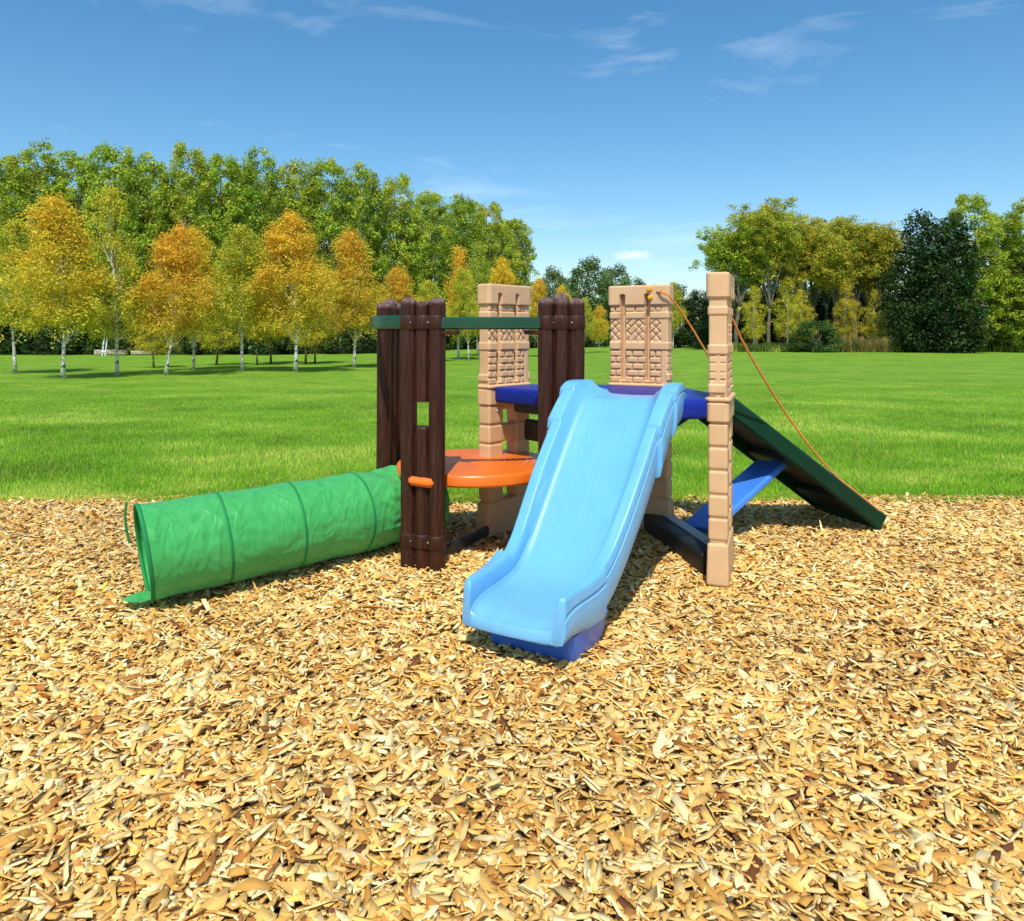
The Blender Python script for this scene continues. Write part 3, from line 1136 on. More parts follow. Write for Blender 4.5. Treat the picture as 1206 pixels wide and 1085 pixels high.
rail([(-.392, 4.092), (-.25, 4.088), (-.11, 4.095), (.04, 4.125), (.165, 4.175)], 1.318, 1.386).build('hand_rail', M['green'], climber)
rail([(-.585, 4.17), (-.72, 4.28), (-.815, 4.45), (-.862, 4.66), (-.872, 4.82), (-.862, 4.97)], 1.322, 1.398).build('hand_rail', M['green'], climber)

PC = (-.225, 4.655)
prof = [(.0, .0), (.44, .0), (.478, .006), (.490, .018), (.490, .060), (.485, .072), (.474, .079), (.46, .081), (.0, .081)]
m = MB()
vs, fs = [], []
n = 96
for r_, z in prof:
    for k in range(n):
        a = 2 * math.pi * k / n
        rr = r_
        vs.append((rr * math.cos(a), rr * math.sin(a), z))
for i in range(len(prof) - 1):
    for k in range(n):
        j = (k + 1) % n
        fs.append((i*n + k, i*n + j, (i+1)*n + j, (i+1)*n + k))
plat = MB().add(vs, fs).build('step_platform', M['orange'], climber, True, (PC[0], PC[1], .425))
mb = MB()
mb.beam((-.345, -.527, .060), (-.200, -.577, .050), .05, .05, (.33, .94, 0), .018)
mb.build('platform_tab', M['orange'], plat)

# ------------------------------------------------------------------ rope
def rope(name, pts, r=.0065):
    c = spline(pts, 12)
    mb = MB().tube(c, r, 8)
    return mb


mb = rope('rope', [(.945, 4.842, 1.566), (.975, 4.80, 1.556), (1.03, 4.80, 1.515), (1.17, 4.90, 1.345), (1.30, 4.98, 1.16), (1.46, 5.08, .93), (1.60, 5.18, .76), (1.85, 5.28, .47), (2.12, 5.36, .20)])
rp1 = mb.build('climbing_rope', M['rope'])
tag(rp1, 'orange rope running from the yellow-knobbed tower wall down behind the narrow tan pillar', 'rope')
mb = rope('rope', [(1.19, 4.17, 1.40), (1.236, 4.2, 1.381), (1.33, 4.30, 1.245), (1.519, 4.47, 1.005), (1.722, 4.65, .772), (1.90, 4.75, .571), tuple(rp(.50, .03, .118)), tuple(rp(.30, .028, .114)), tuple(rp(.06, .028, .112))])
rp2 = mb.build('climbing_rope', M['rope'])
tag(rp2, 'orange rope hanging from the side of the narrow tan pillar down along the green ramp', 'rope')

# ------------------------------------------------------------------ play tunnel
T0, T1 = Vector((-1.765, 3.575)), Vector((-.535, 4.735))
TD = (T1 - T0).normalized()
TS = Vector((TD.y, -TD.x))       # towards the viewer
TL = (T1 - T0).length
TR = .231
HOOPS = [0.0, .375, .76, 1.15, 1.53]


def tun(s, a, rad):
    """a = 0 at the top, positive towards the viewer"""
    h = TR + rad * math.cos(a)
    lean = -.13 * (h - TR) * (1 - .8 * sstep(.0, 1.4, s))
    ts_ = (TS + Vector((.46, -.888)) * (2.2 * (1 - sstep(.2, 1.3, s)))).normalized()
    p = T0 + TD * (s + lean) + ts_ * (rad * math.sin(a) * 1.02)
    return (p.x, p.y, max(h * 1.0 + .018, .012))


def tun_rad(s, a):
    d = min(abs(s - h) for h in HOOPS)
    sag = .003 * sstep(0, .17, d)
    p = Vector((s * 2.4, math.cos(a) * 1.1, math.sin(a) * 1.1))
    w = .004 * noise.noise(Vector((s * 6 + a * 1.4, a * 3 - s * 3, 3.1))) + .003 * noise.noise(Vector((s * 13 - a * 4.0, a * 5 + s * 5, 8.3)))
    # crumpled last stretch
    k = sstep(1.12, 1.35, s)
    ridg = 1 - abs(noise.noise(Vector((s * 9 + a * 2, a * 3.4 - s * 6, 1.7)))) * 2
    cr = k * (.022 * noise.noise(Vector((s * 7, a * 2.2, 5.5))) + .014 * (ridg - .6) - .010)
    top = .004 * max(0, math.cos(a)) * sstep(0, .17, d)
    return TR - sag + w * (0.35 + .65 * sstep(0, .05, d)) + cr - top


na, ns = 128, 200
vs, fs = [], []
for i in range(ns + 1):
    s = TL * i / ns
    for k in range(na):
        a = 2 * math.pi * k / na
        vs.append(tun(s, a, tun_rad(s, a)))
for i in range(ns):
    for k in range(na):
        j = (k + 1) % na
        fs.append((i*na + k, (i+1)*na + k, (i+1)*na + j, i*na + j))
tunnel = thing('play_tunnel', 'green nylon crawl tunnel lying on the wood chips and ending at the log posts', 'play tunnel', (T0.x, T0.y, 0))


def ch(o):
    o.matrix_parent_inverse = Matrix.Translation((-T0.x, -T0.y, 0))
    return o


ch(MB().add(vs, fs).build('fabric_cover', M['fabric'], tunnel, sharp=0))
for hi, h in enumerate(HOOPS):
    wv = .0075 if hi else .010
    vs, fs = [], []
    prof_ = [(-wv, -.003), (-wv, .0015), (-wv * .5, .0032), (wv * .5, .0032), (wv, .0015), (wv, -.003)]
    for k in range(na):
        a = 2 * math.pi * k / na
        for ds, dr in prof_:
            vs.append(tun(h + ds + .004, a, tun_rad(h, a) + dr))
    m_ = len(prof_)
    for k in range(na):
        j = (k + 1) % na
        for q in range(m_):
            q2 = (q + 1) % m_
            fs.append((k*m_ + q, j*m_ + q, j*m_ + q2, k*m_ + q2))
    ch(MB().add(vs, fs).build('seam_hoop', M['seam'], tunnel, sharp=0))
# loose flap of cloth under the open end, and the upright tie
e = T0 - TD * .05 + TS * .05
mb = MB()
rows = 6
vs, fs = [], []
for i in range(rows + 1):
    for k in range(7):
        u, v = i / rows, k / 6
        p = T0 + TD * (.12 - .22 * u) + TS * (.11 - .13 * v)
        vs.append((p.x, p.y, .052 + .010 * math.sin(u * 7 + v * 4) + .006 * math.cos(v * 9)))
for i in range(rows):
    for k in range(6):
        fs.append((i*7 + k, (i+1)*7 + k, (i+1)*7 + k + 1, i*7 + k + 1))
ch(mb.add(vs, fs).build('end_flap', M['fabric'], tunnel, sharp=0))
mb = MB().tube(spline([(-2.36, 4.61, 0), (-2.375, 4.60, .10), (-2.382, 4.60, .18), (-2.372, 4.60, .255)], 6), [.008] * 19, 8)
ch(mb.build('tie_strap', M['seam'], tunnel))

# ------------------------------------------------------------------ trees
def leaf_cloud(C, rad, per, size, pal, prob, updown=.5, clumpvar=.28, shade=.0, zr=(0, 1), squash=1.0, outward=None):
    """many small leaf faces spread round clump centres"""
    nC = len(C)
    C = np.asarray(C)
    rad = np.broadcast_to(np.asarray(rad, float), (nC,))
    idx = np.repeat(np.arange(nC), per)
    n = len(idx)
    d = rng.normal(0, 1, (n, 3))
    d /= np.linalg.norm(d, axis=1)[:, None]
    rr = rng.random(n) ** .45
    off = d * (rr * rad[idx])[:, None]
    off[:, 2] *= squash
    P = C[idx] + off
    nr = d * .8 + rng.normal(0, .55, (n, 3))
    nr[:, 2] += updown
    nr /= np.linalg.norm(nr, axis=1)[:, None]
    t = np.cross(nr, rng.normal(0, 1, (n, 3)))
    t /= np.linalg.norm(t, axis=1)[:, None]
    b = np.cross(nr, t)
    sz = size * rng.uniform(.65, 1.35, n)
    V = np.stack([P - t * sz[:, None] * .62, P - b * sz[:, None] * .36 + nr * sz[:, None] * .06, P + t * sz[:, None] * .62, P + b * sz[:, None] * .36 + nr * sz[:, None] * .06], 1)
    pal = np.array(pal)
    cpick = rng.choice(len(pal), nC, p=prob)
    lpick = rng.choice(len(pal), n, p=prob)
    col = pal[cpick[idx]] * .65 + pal[lpick] * .35
    cv = rng.uniform(1 - clumpvar, 1 + clumpvar, nC)
    col *= (cv[idx] * rng.uniform(.75, 1.25, n))[:, None]
    return V.reshape(-1, 3), np.repeat(np.clip(col, 0, 1), 4, 0)


def crown_obj(name, parts, mat, parent):
    V = np.concatenate([p[0] for p in parts])
    Cc = np.concatenate([p[1] for p in parts])
    F = np.arange(len(V)).reshape(-1, 4)
    return mesh_obj(name, V, F, mat, parent, False, cols=Cc)


def env(n, rfun, z0, z1, hollow=.5, jit=.12, minr=0.0):
    """points inside a crown envelope, most of them towards its surface"""
    out = []
    while len(out) < n:
        z = random.uniform(0, 1)
        rm = rfun(z)
        if random.random() > rm + .12: continue
        a = random.uniform(0, 2 * math.pi)
        rm = rm * (1 + .20 * math.sin(2 * a + 6 * z + 1.1) + .14 * math.sin(3 * a - 10 * z))
        rr = rm * (hollow + (1 - hollow) * random.random() ** .6) * (1 + random.gauss(0, jit))
        out.append((rr * math.cos(a), rr * math.sin(a), z0 + (z1 - z0) * z))
    return out


def trunk_limbs(h, r0, lean, limbs, n=9, seg=10, top_r=.12):
    mb = MB()
    pts = []
    for i in range(seg + 1):
        k = i / seg
        pts.append((lean[0] * k + .02 * h * math.sin(k * 5 + lean[1]) * k, lean[1] * .2 * k + .012 * h * math.sin(k * 7 + 1) * k, h * k))
    rad = [r0 * (1.0 - (1 - top_r) * (i / seg)) * (1 + .45 * math.exp(-i * 1.6)) for i in range(seg + 1)]
    mb.tube(pts, rad, n)
    for k, tip, r in limbs:
        b = Vector(pts[min(seg, max(0, int(k * seg)))])
        t = Vector(tip)
        mid = b.lerp(t, .5) + Vector((0, 0, -.08 * (t - b).length))
        c = spline([b, mid, t], 4)
        mb.tube(c, [r * (1 - .8 * i / (len(c) - 1)) for i in range(len(c))], 6)
    return mb


def birch(name, label, pal, prob, h=5.2, r=1.5, z0=1.5, nc=330, per=58, leaf=.055, seed=0, cat='tree', group=None, full=1.0):
    random.seed(seed)
    t = thing(name, label, cat, group=group)
    prof = lambda z: (math.sin(min(1, z * 2.2 + .22) * math.pi / 2) * (1 - z) ** .72 + .05) * (.82 + .18 * math.sin(z * 15 + seed))
    pts = env(nc, lambda z: prof(z), 0, 1, .30, .17)
    C = [(p[0] * r, p[1] * r, z0 + (h - z0) * p[2]) for p in pts]
    limbs = []
    for q in range(16):
        p = random.choice(C)
        limbs.append((max(.2, min(.9, (p[2] - .6) / h * .85)), p, .018))
    trunk_limbs(h * .93, .046, (.12, .3 * (seed % 3)), limbs).build('trunk', M['birch'], t, sharp=0)
    rad = np.array([random.uniform(.14, .34) for _ in C])
    parts = [leaf_cloud(C, rad * 1.1, per, leaf, pal, prob, .35, .25, squash=.85)]
    # drooping wisps
    W = [(p[0] * 1.12 + random.gauss(0, .16), p[1] * 1.12 + random.gauss(0, .16), p[2] - random.uniform(-.25, .5)) for p in C if random.random() < .8]
    parts.append(leaf_cloud(W, .17, 20, leaf, pal, prob, .2, .25, squash=1.6))
    # leaves turn from the top down: the lower crown is still yellow-green
    parts = [(v, c * (1 - k) + LOW * k * rng.uniform(.75, 1.15, (len(c), 1))) for v, c in parts for k in [np.clip(.62 - .85 * (np.repeat(v[::4, 2:3], 4, 0) - z0) / (h - z0) + rng.normal(0, .12, (len(v) // 4, 1)).repeat(4, 0), 0, .8)]]
    crown_obj('crown', parts, M['leaf'], t)
    return t


GOLD = [(.84, .55, .045), (.88, .62, .06), (.78, .45, .03), (.72, .60, .06), (.54, .53, .05)]
ORNG = [(.88, .56, .045), (.86, .48, .038), (.92, .64, .06), (.78, .41, .03), (.78, .62, .055)]
YGRN = [(.66, .60, .055), (.54, .56, .045), (.38, .47, .04), (.78, .60, .055), (.26, .36, .035)]
GRN = [(.33, .46, .045), (.43, .54, .055), (.19, .31, .030), (.52, .57, .06), (.58, .55, .055)]
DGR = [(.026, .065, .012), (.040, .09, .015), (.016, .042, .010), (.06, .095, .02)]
GREY = [(.16, .25, .08), (.21, .29, .09), (.11, .18, .06), (.27, .31, .10)]
OLIV = [(.50, .49, .05), (.60, .53, .055), (.37, .43, .045), (.72, .57, .055), (.24, .31, .035)]
LOW = np.array((.66, .62, .06))

base = {}
base['gold'] = birch('birch_tree', 'x', GOLD, [.34, .26, .14, .16, .10], seed=1)
base['orange'] = birch('birch_tree', 'x', ORNG, [.34, .20, .26, .08, .12], seed=2, nc=330, r=1.55)
base['yellow'] = birch('birch_tree', 'x', YGRN, [.32, .26, .16, .16, .10], seed=3, nc=250, r=1.35, z0=1.6)
base['slim'] = birch('birch_tree', 'x', ORNG, [.3, .15, .35, .05, .15], seed=4, nc=170, r=.72, z0=1.1)
base['thin'] = birch('birch_tree', 'x', YGRN, [.36, .2, .1, .28, .06], seed=6, nc=150, r=1.35, z0=1.0)
base['green'] = birch('birch_tree', 'x', GRN, [.3, .3, .1, .2, .1], seed=5, nc=250, r=1.15, z0=1.0)
used = set()

BROW = 'birches in the row on the lawn'
#        px   base_y  top_y  kind   width  lean(deg)  label
birches = [
    (18, 440, 262, 'yellow', 1.0, 0, 'yellow-green birch at the far left end of the birch row'),
    (74, 446, 236, 'gold', 1.05, -2, 'golden birch standing left of the tall thin-crowned birch'),
    (138, 442, 222, 'thin', .85, -3, 'tall thin-crowned yellow-green birch beside the white swing frame'),
    (195, 442, 268, 'orange', 1.0, 6, 'orange birch whose white trunk leans clearly to the right'),
    (228, 436, 272, 'gold', .9, 0, 'golden birch just right of the leaning white trunk'),
    (285, 437, 268, 'yellow', 1.05, 0, 'olive-yellow birch between two orange birches, straight white trunk'),
    (348, 438, 254, 'orange', 1.12, -2, 'broadest orange birch, with a full pointed crown'),
    (417, 433, 276, 'gold', .95, -1, 'golden birch left of the brown log posts with a pointed orange top'),
    (468, 428, 318, 'gold', 1.0, 0, 'golden birch whose crown rises behind the left log posts'),
    (504, 426, 332, 'yellow', 1.0, 0, 'yellow-green birch behind the left end of the green hand rail'),
    (540, 423, 294, 'slim', 1.05, 0, 'slim narrow orange birch above the green hand rail'),
    (552, 424, 318, 'yellow', .8, -4, 'birch with a slanting white trunk under the green hand rail'),
    (563, 419, 288, 'green', 1.0, 0, 'green pointed birch right of the slim orange birch'),
    (591, 421, 306, 'orange', .9, 0, 'orange birch whose top shows above the left tan tower wall'),
    (634, 420, 330, 'gold', .8, 0, 'golden birch between the left tan tower wall and the right log posts'),
    (662, 417, 338, 'orange', .8, 0, 'orange-gold birch behind the right log posts'),
    (688, 416, 352, 'yellow', .8, 0, 'yellow-green birch just right of the right log posts'),
    (706, 415, 362, 'gold', .8, 0, 'low golden birch beside the left edge of the middle tan tower wall'),
]
young = [
    (181, 433, 345, 'thin', .9, 0, 'low young tree with a dark trunk left of the leaning birch'),
    (255, 430, 330, 'thin', 1.0, 3, 'low young tree between the second and third white trunks'),
    (303, 430, 335, 'yellow', .9, 0, 'low yellowish young tree close behind the straight white trunk'),
    (319, 428, 322, 'gold', .9, 0, 'low golden young tree left of the broad orange birch'),
    (360, 429, 318, 'thin', 1.0, 0, 'low young tree just right of the broad orange birch trunk'),
    (371, 428, 330, 'gold', .9, 0, 'low golden young tree between the broad orange and the pointed golden birch'),
]
dark_trunk = {}
for px, by, ty, kind, wd, lean, lab in birches + young:
    Y = EYE * FPX / (by - HZ)
    H = zy(ty, Y)
    src = base[kind]
    o = src if kind not in used else copy_tree(src)
    used.add(kind)
    o.location = (gx(px, Y), Y, 0)
    k = H / 5.15
    o.scale = (k * wd * 1.12 * (5.2 / H) ** .35, k * wd * 1.12 * (5.2 / H) ** .35, k)
    o.rotation_euler = (0, R(lean), random.uniform(0, 6.28))
    if lean:
        o.rotation_euler = (0, R(lean), 0)
    o['label'] = lab
    o['category'] = 'tree'
    o['group'] = BROW if (px, by, ty, kind, wd, lean, lab) in birches else 'low young trees between the birches'
    if (px, by, ty, kind, wd, lean, lab) in young:
        o.name = 'young_tree'
        for c in o.children:
            if c.name.startswith('trunk'):
                me = c.data.copy()
                me.materials[0] = M['bark']
                c.data = me


def tall_tree(name, pal, prob, h, r, z0, nc, per, leaf, seed, prof=None, clump=(.35, .6), bark='bark', hollow=.55, mat='leaf', cv=.32, tr=.16):
    random.seed(seed)
    t = thing(name, 'x', 'tree')
    prof = prof or (lambda z: math.sin(math.pi * min(1, max(0, (z * .86 + .12))) ** 1.25) ** .55)
    pts = env(nc, prof, 0, 1, hollow, .1)
    C = [(p[0] * r, p[1] * r, z0 + (h - z0) * p[2]) for p in pts]
    limbs = []
    for q in range(14):
        p = random.choice(C)
        limbs.append((max(.12, min(.85, (p[2] - 1.2) / h * .8)), (p[0] * .8, p[1] * .8, p[2]), .05))
    trunk_limbs(h * .9, tr, (.1, .4), limbs).build('trunk', M[bark], t, sharp=0)
    rad = np.array([random.uniform(*clump) for _ in C])
    crown_obj('crown', [leaf_cloud(C, rad, per, leaf, pal, prob, .45, cv, squash=.9)], M[mat], t)
    return t


def place(src, flag, px, Y, H, h0, wd, label, group=None, rot=None, lean=0):
    o = src if not flag[0] else copy_tree(src)
    flag[0] = True
    o.location = (gx(px, Y), Y, 0)
    o.scale = (wd, wd, H / h0)
    o.rotation_euler = (0, R(lean), random.uniform(0, 6.28) if rot is None else rot)
    o['label'] = label
    o['category'] = 'tree'
    if group: o['group'] = group
    return o


G1 = [.32, .30, .14, .14, .10]
G2 = [.40, .26, .22, .08, .04]
pop = [tall_tree('poplar_tree', GRN, G1, 12, 1.9, .7, 430, 58, .125, 31, None, (.24, .52)), tall_tree('poplar_tree', GRN, G2, 12, 1.8, .7, 430, 58, .125, 32, None, (.24, .52)),
       tall_tree('poplar_tree', GRN, [.24, .32, .06, .22, .16], 12, 1.9, .7, 430, 58, .125, 33, None, (.24, .52))]
fl = [[False], [False], [False]]
PGROUP = 'tall green trees in the row behind the birches'
front = [(2, 45, 12.2), (48, 45.5, 12.8), (92, 46, 12.4), (136, 46, 12.9), (178, 46.5, 12.3), (222, 47, 13.1), (264, 47.5, 12.6), (306, 48, 13.0), (347, 49, 12.5), (388, 50, 13.0), (428, 51.5, 12.9),
         (468, 54, 12.7), (507, 56, 12.0), (543, 59, 12.2), (576, 62, 12.1), (603, 66, 11.4)]
names_front = {2: 'tall green tree at the far left end of the dense green row', 468: 'tall green tree rising right above the left log posts', 507: 'tall green tree behind the slim orange birch, second bump of the falling skyline',
               543: 'tall green tree above the green pointed birch, third bump of the falling skyline', 576: 'tall green tree behind the left tan tower wall, last but one of the dense row',
               603: 'last and rightmost tall green tree of the dense row, where the open sky begins'}
for i, (px, Y, H) in enumerate(front):
    k = i % 3
    lab = names_front.get(px, 'tall green leafy tree in the dense row rising behind the birches')
    place(pop[k], fl[k], px, Y, H, 12, 1.02, lab, PGROUP)
for i, px in enumerate(range(-20, 600, 44)):
    k = (i * 2 + 1) % 3
    Y = 51 + max(0, (px - 300)) * .055 + (i % 2)
    place(pop[k], fl[k], px, Y, 12.2 + 1.0 * math.sin(i * 2.1), 12, 1.05, 'tall green leafy tree in the dense row rising behind the birches', PGROUP)

# dark shrubs under the tall trees
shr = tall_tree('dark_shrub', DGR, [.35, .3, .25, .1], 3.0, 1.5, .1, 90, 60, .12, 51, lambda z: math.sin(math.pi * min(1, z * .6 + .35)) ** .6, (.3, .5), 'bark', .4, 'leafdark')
sf = [False]
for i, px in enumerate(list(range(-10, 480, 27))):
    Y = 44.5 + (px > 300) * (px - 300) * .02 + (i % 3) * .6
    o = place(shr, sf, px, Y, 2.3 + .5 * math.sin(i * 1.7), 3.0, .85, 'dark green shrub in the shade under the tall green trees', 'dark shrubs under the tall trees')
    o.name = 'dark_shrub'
    o['category'] = 'shrub'
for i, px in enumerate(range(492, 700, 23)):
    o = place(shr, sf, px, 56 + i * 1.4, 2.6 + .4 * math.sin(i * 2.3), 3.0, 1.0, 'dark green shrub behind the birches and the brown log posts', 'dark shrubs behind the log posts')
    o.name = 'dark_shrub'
    o['category'] = 'shrub'

# middle distance: rounded grey-green trees
gt = tall_tree('round_tree', GREY, [.34, .3, .2, .16], 9, 2.6, .6, 210, 60, .19, 61, lambda z: math.sin(math.pi * min(1, z * .78 + .2)) ** .6, (.5, .8), 'bark', .5)
gf = [False]
for px, Y, H, wd, lab in ((652, 74, 7.6, .75, 'light green rounded tree above the right log posts'), (694, 78, 8.9, 1.15, 'largest grey-green rounded tree left of the middle tan tower wall'),
                          (726, 82, 8.5, .9, 'darker grey-green tree whose crown meets the middle tan tower wall'), (668, 86, 7.2, .9, 'low grey-green tree between the two rounded trees above the log posts'),
                          (748, 86, 7.3, .9, 'grey-green tree hidden behind the middle tan tower wall'), (770, 88, 6.6, .8, 'low grey-green tree behind the knobs of the middle tan tower wall')):
    place(gt, gf, px, Y, H, 9, wd, lab, 'rounded trees in the middle distance')
yl = copy_tree(base['yellow'])
yl.location = (gx(793, 62), 62, 0); yl.scale = (1.0, 1.0, 1.05); yl.rotation_euler = (0, 0, 2)
tag(yl, 'small yellow tree peeping out right of the middle tan tower wall', 'tree')

dk = tall_tree('dark_tree', DGR, [.35, .3, .25, .1], 9, 2.2, .3, 230, 60, .17, 71, lambda z: math.sin(math.pi * min(1, z * .75 + .2)) ** .6 * (1 - .2 * z), (.45, .75), 'bark', .45, 'leafdark')
df = [False]
for px, Y, H, wd, lab in ((800, 66, 5.4, .8, 'dark pointed tree between the middle tan tower wall and the narrow pillar'), (823, 68, 5.0, .75, 'dark low tree just left of the narrow tan pillar'),
                          (1084, 50, 9.0, 1.0, 'large near-black tree at the right end of the tree line'), (1114, 49, 8.6, 1.1, 'dark tree right of the large near-black tree'), (1196, 53, 7.6, 1.2, 'dark tree near the right edge of the view')):
    place(dk, df, px, Y, H, 9, wd, lab)
for i, px in enumerate(range(846, 1060, 19)):
    o = place(shr, sf, px, 61 + (i % 3), 3.7 + .7 * math.sin(i * 1.9), 3.0, 1.15, 'dark undergrowth bush behind the tall bare-trunked trees', 'dark bushes under the right-hand trees')
    o.name = 'dark_shrub'
    o['category'] = 'shrub'
for i, px in enumerate(range(850, 1075, 28)):
    place(dk, df, px, 66, 6.0 + .6 * math.sin(i * 2.7), 9, .9, 'dark tree in the wood behind the tall bare-trunked trees', 'dark trees in the right-hand wood')


def vase_tree(name, pal, prob, seed, h=11, spread=2.7, nc=620, per=46, leaf=.11, forks=7, zlow=.46):
    """bare trunk that forks into rising limbs with a fan-shaped, see-through crown"""
    random.seed(seed)
    t = thing(name, 'x', 'tree')
    mb = MB()
    tips = []
    fz = h * random.uniform(.26, .36)
    tr = spline([(0, 0, 0), (random.uniform(-.1, .1), 0, fz * .5), (random.uniform(-.2, .2), random.uniform(-.1, .1), fz)], 5)
    mb.tube(tr, [.15 * (1 - .3 * i / (len(tr) - 1)) for i in range(len(tr))], 9)
    top = tr[-1]
    for f in range(forks):
        a = 2 * math.pi * f / forks + random.uniform(-.4, .4)
        rr = spread * random.uniform(.25, .95)
        hz = h * random.uniform(.78, 1.0) - rr * .35
        p1 = Vector((rr * .35 * math.cos(a), rr * .35 * math.sin(a), fz + (hz - fz) * .4))
        p2 = Vector((rr * .75 * math.cos(a), rr * .75 * math.sin(a), fz + (hz - fz) * .75))
        p3 = Vector((rr * math.cos(a), rr * math.sin(a), hz))
        c = spline([top, p1, p2, p3], 5)
        mb.tube(c, [.085 * (1 - .82 * i / (len(c) - 1)) for i in range(len(c))], 7)
        for q in range(7):
            b = c[random.randint(4, len(c) - 2)]
            e_ = b + Vector((random.gauss(0, .5), random.gauss(0, .5), random.uniform(.2, 1.0)))
            mb.tube(spline([b, b.lerp(e_, .5) + Vector((0, 0, -.1)), e_], 3), [.035 - .0045 * i for i in range(7)], 5)
            tips.append(e_)
        tips += [c[k] for k in range(7, len(c))]
    mb.build('trunk', M['bark_pale'], t, sharp=0)
    C = []
    while len(C) < nc:
        p = random.choice(tips)
        if p.z < h * zlow and random.random() < .55: continue
        q_ = Vector((random.gauss(0, 1), random.gauss(0, 1), random.gauss(0, .9))).normalized() * random.random() ** .5 * .85
        C.append((p.x + q_.x, p.y + q_.y, p.z + q_.z))
    rad = np.array([random.uniform(.22, .5) for _ in C])
    crown_obj('crown', [leaf_cloud(C, rad, per, leaf, pal, prob, .4, .3, squash=.8)], M['leaf'], t)
    return t


vt = [vase_tree('poplar_tree', OLIV, [.3, .25, .2, .15, .1], 81), vase_tree('poplar_tree', OLIV, [.36, .2, .22, .1, .12], 82, spread=2.2), vase_tree('poplar_tree', GRN, [.15, .3, .05, .3, .2], 83, spread=3.0)]
vf = [[False], [False], [False]]
VG = 'tall bare-trunked trees at the right'
for px, Y, H, k, wd, rot, lab in ((868, 54, 9.9, 2, 1.1, 2.6, 'greener bare-trunked tree just right of the narrow tan pillar, limbs reaching left'),
                                  (890, 55, 10.2, 0, 1.0, 1.0, 'second bare-trunked tree right of the narrow tan pillar'),
                                  (905, 53, 10.4, 1, 1.0, 4.0, 'highest yellow-green bare-trunked tree at the right'),
                                  (929, 55, 10.0, 0, 1.0, 5.5, 'pale-trunked yellow-green tree left of the green bush'),
                                  (958, 56, 9.8, 1, 1.05, .4, 'yellow-green bare-trunked tree directly behind the green bush'),
                                  (984, 54, 9.3, 0, 1.0, 3.1, 'olive tree with a forked trunk just right of the green bush'),
                                  (1008, 55, 9.2, 1, 1.0, 2.0, 'olive tree above the dry tall grass'),
                                  (1036, 55, 9.2, 0, 1.0, .2, 'olive tree beside the large near-black tree'),
                                  (918, 60, 10.8, 2, 1.0, 1.2, 'greenish tree behind the highest yellow-green bare-trunked tree'),
                                  (972, 60, 10.2, 1, 1.1, 5.0, 'yellow-green tree in the second row behind the green bush'),
                                  (1022, 60, 9.9, 2, 1.0, 3.9, 'greenish tree in the second row behind the dry tall grass')):
    place(vt[k], vf[k], px, Y, H, 10.6, wd, lab, VG, rot)

for px, Y, H, wd, lab in ((888, 52.5, 4.6, .95, 'low leafy tree under the second bare-trunked tree'), (927, 53, 5.2, 1.1, 'low leafy tree left of the green bush'),
                          (944, 54, 4.4, 1.0, 'low leafy tree whose foot is hidden by the green bush'), (996, 53, 4.9, 1.0, 'low leafy tree above the left end of the dry tall grass'), (1030, 54, 4.4, .9, 'low leafy tree above the right end of the dry tall grass')):
    o = copy_tree(base['thin'])
    o.location = (gx(px, Y), Y, 0)
    o.scale = (wd, wd, H / 5.15)
    o.rotation_euler = (0, 0, px * 1.7)
    o.name = 'young_tree'
    o['label'], o['category'], o['group'] = lab, 'tree', 'low leafy trees under the bare-trunked trees'

for px, Y, H, k, lab in ((1142, 50, 10.6, 0, 'tall green tree right of the dark trees at the right'), (1176, 52, 9.6, 2, 'second tall green tree right of the dark trees'), (1212, 49, 10.2, 1, 'tall green tree cut by the right edge of the view')):
    place(pop[k], fl[k], px, Y, H, 12, 1.0, lab)
    bpy.context.view_layer.update()
bush = tall_tree('green_bush', [(.05, .13, .03), (.08, .17, .035), (.03, .08, .02), (.12, .20, .04)], [.35, .3, .2, .15], 2.4, 1.5, .05, 90, 70, .1, 91, lambda z: math.sin(math.pi * min(1, z * .55 + .38)) ** .6, (.25, .42), 'bark', .4)
bush.location = (gx(963, 50), 50, 0)
bush.scale = (1.25, 1.0, .82)
tag(bush, 'rounded green bush at the foot of the right-hand trees', 'bush')


def strip(px0, px1, Y0, Y1):
    return (lambda n: Y0 + (Y1 - Y0) * rng.random(n)), (lambda n, y: (px0 + (px1 - px0) * rng.random(n) - CX) / FPX * y)


fy, fx = strip(992, 1064, 50, 52)
grass_blades('tall_dry_grass', 5000, fy, fx, (.45, .95), .012, [(.30, .24, .07), (.38, .30, .10), (.20, .22, .05)], 'tall dry yellowish grass below the right-hand trees', 'tall grass', .25, False)
fy, fx = strip(840, 1215, 51, 53.5)
grass_blades('rough_grass', 9000, fy, fx, (.2, .6), .012, [(.07, .16, .02), (.14, .22, .03), (.28, .25, .07)], 'rough green grass along the foot of the right-hand wood', 'rough grass', .3, False)

# far left: low timber wall and white swing frame under the trees
Yw = 43.5
mb = MB()
mb.beam((gx(112, Yw), Yw, .16), (gx(150, Yw), Yw, .16), .3, .30, None, .05)
tag(mb.build('timber_beam', M['timber']), 'pale squared timber beam lying on the lawn behind the thin-crowned birch', 'beam')
mb = MB()
mb.beam((gx(154, Yw), Yw, .13), (gx(178, Yw), Yw + .6, .13), .3, .24, None, .05)
tag(mb.build('timber_beam', M['timber']), 'shorter pale timber beam lying left of the leaning birch', 'beam')
Yf = 42.0
sw = thing('pole_frame', 'small white frame of two slanting poles at the far left under the trees', 'frame', (gx(123, Yf), Yf, 0))
for xo in (-.06, .11):
    MB().tube([(xo - .07, 0, 0), (xo + .06, .05, 1.3)], .04, 8).build('pole', M['white'], sw)
MB().tube([(-.14, -.02, .22), (.06, -.02, .22)], .05, 8).build('rung', M['white'], sw)

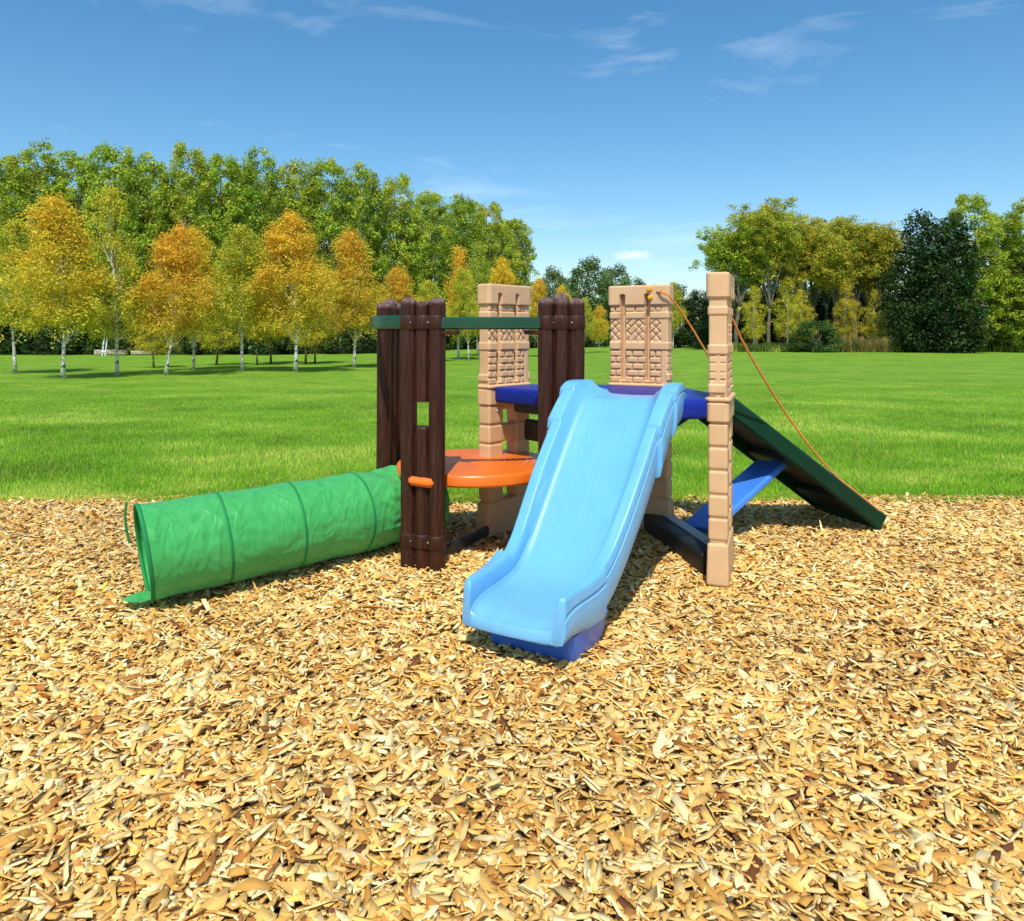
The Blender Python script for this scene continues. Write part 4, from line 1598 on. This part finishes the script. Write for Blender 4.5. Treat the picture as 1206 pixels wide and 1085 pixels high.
# ------------------------------------------------------------------ light, sky, camera
SUN_EL, SUN_AZ = 56.0, 184.0      # azimuth clockwise from +Y: behind the viewer, to the left
w = bpy.data.worlds.new('World')
S.world = w
w.use_nodes = True
nt = w.node_tree
bg = nt.nodes['Background']
sky = N(nt, 'ShaderNodeTexSky')
sky.sky_type = 'NISHITA'
sky.sun_disc = False
sky.sun_elevation = R(SUN_EL)
sky.sun_rotation = R(SUN_AZ)
sky.altitude = 0
sky.air_density = 1.0
sky.dust_density = .7
sky.ozone_density = 2.5
tc = N(nt, 'ShaderNodeTexCoord')
mp = N(nt, 'ShaderNodeMapping')
mp.inputs['Scale'].default_value = (1.6, 1.6, 7.0)
mp.inputs['Rotation'].default_value = (0, .35, .4)
nt.links.new(tc.outputs['Generated'], mp.inputs[0])
cn = N(nt, 'ShaderNodeTexNoise', Scale=2.1, Detail=9.0, Roughness=.58, Distortion=.4)
nt.links.new(mp.outputs[0], cn.inputs['Vector'])
cf = ramp(nt, cn.outputs[0], [(.56, (0, 0, 0)), (.85, (.30, .30, .30))])
hs = N(nt, 'ShaderNodeHueSaturation', Hue=.492, Saturation=1.28, Value=1.08)
nt.links.new(sky.outputs[0], hs.inputs['Color'])
cl = mixc(nt, cf, hs.outputs[0], (9.5, 9.8, 10.2))
# one small fair-weather cloud low over the trees
vs_ = N(nt, 'ShaderNodeVectorMath', operation='NORMALIZE')
nt.links.new(tc.outputs['Generated'], vs_.inputs[0])
sb = N(nt, 'ShaderNodeVectorMath', operation='SUBTRACT')
nt.links.new(vs_.outputs[0], sb.inputs[0])
sb.inputs[1].default_value = Vector((.161, 1, .1045)).normalized()
mu = N(nt, 'ShaderNodeVectorMath', operation='MULTIPLY')
nt.links.new(sb.outputs[0], mu.inputs[0])
mu.inputs[1].default_value = (1, 1, 3.2)
ln = N(nt, 'ShaderNodeVectorMath', operation='LENGTH')
nt.links.new(mu.outputs[0], ln.inputs[0])
n5 = N(nt, 'ShaderNodeTexNoise', Scale=60.0, Detail=6.0)
nt.links.new(vs_.outputs[0], n5.inputs['Vector'])
ad = N(nt, 'ShaderNodeMath', operation='MULTIPLY_ADD')
nt.links.new(n5.outputs[0], ad.inputs[0])
ad.inputs[1].default_value = .035
nt.links.new(ln.outputs['Value'], ad.inputs[2])
puff = ramp(nt, ad.outputs[0], [(.018, (.75, .75, .75)), (.042, (0, 0, 0))])
cl = mixc(nt, puff, cl, (8.0, 8.2, 8.4))
nt.links.new(cl, bg.inputs['Color'])
bg.inputs['Strength'].default_value = .15

ld = bpy.data.lights.new('sun', 'SUN')
ld.energy = 4.5
ld.angle = R(.53)
ld.color = (1.0, .95, .86)
lo = bpy.data.objects.new('sun', ld)
link(lo)
az, el = R(SUN_AZ), R(SUN_EL)
sd = Vector((math.sin(az) * math.cos(el), math.cos(az) * math.cos(el), math.sin(el)))
lo.rotation_euler = sd.to_track_quat('Z', 'Y').to_euler()
lo.location = sd * 30

cd = bpy.data.cameras.new('camera')
cd.sensor_fit = 'HORIZONTAL'
cd.sensor_width = 36
cd.lens = 36 * FPX / 1206
cd.shift_y = -(542.5 - HZ) / 1206
cd.clip_start = .05
cd.clip_end = 4000
co = bpy.data.objects.new('camera', cd)
link(co)
co.location = (0, 0, EYE)
co.rotation_euler = (R(90), 0, 0)
S.camera = co
S.view_settings.view_transform = 'Standard'
S.view_settings.look = 'None'
S.view_settings.exposure = 0
S.view_settings.gamma = 1
S.render.engine = 'CYCLES'
S.cycles.max_bounces = 6
S.cycles.transparent_max_bounces = 4
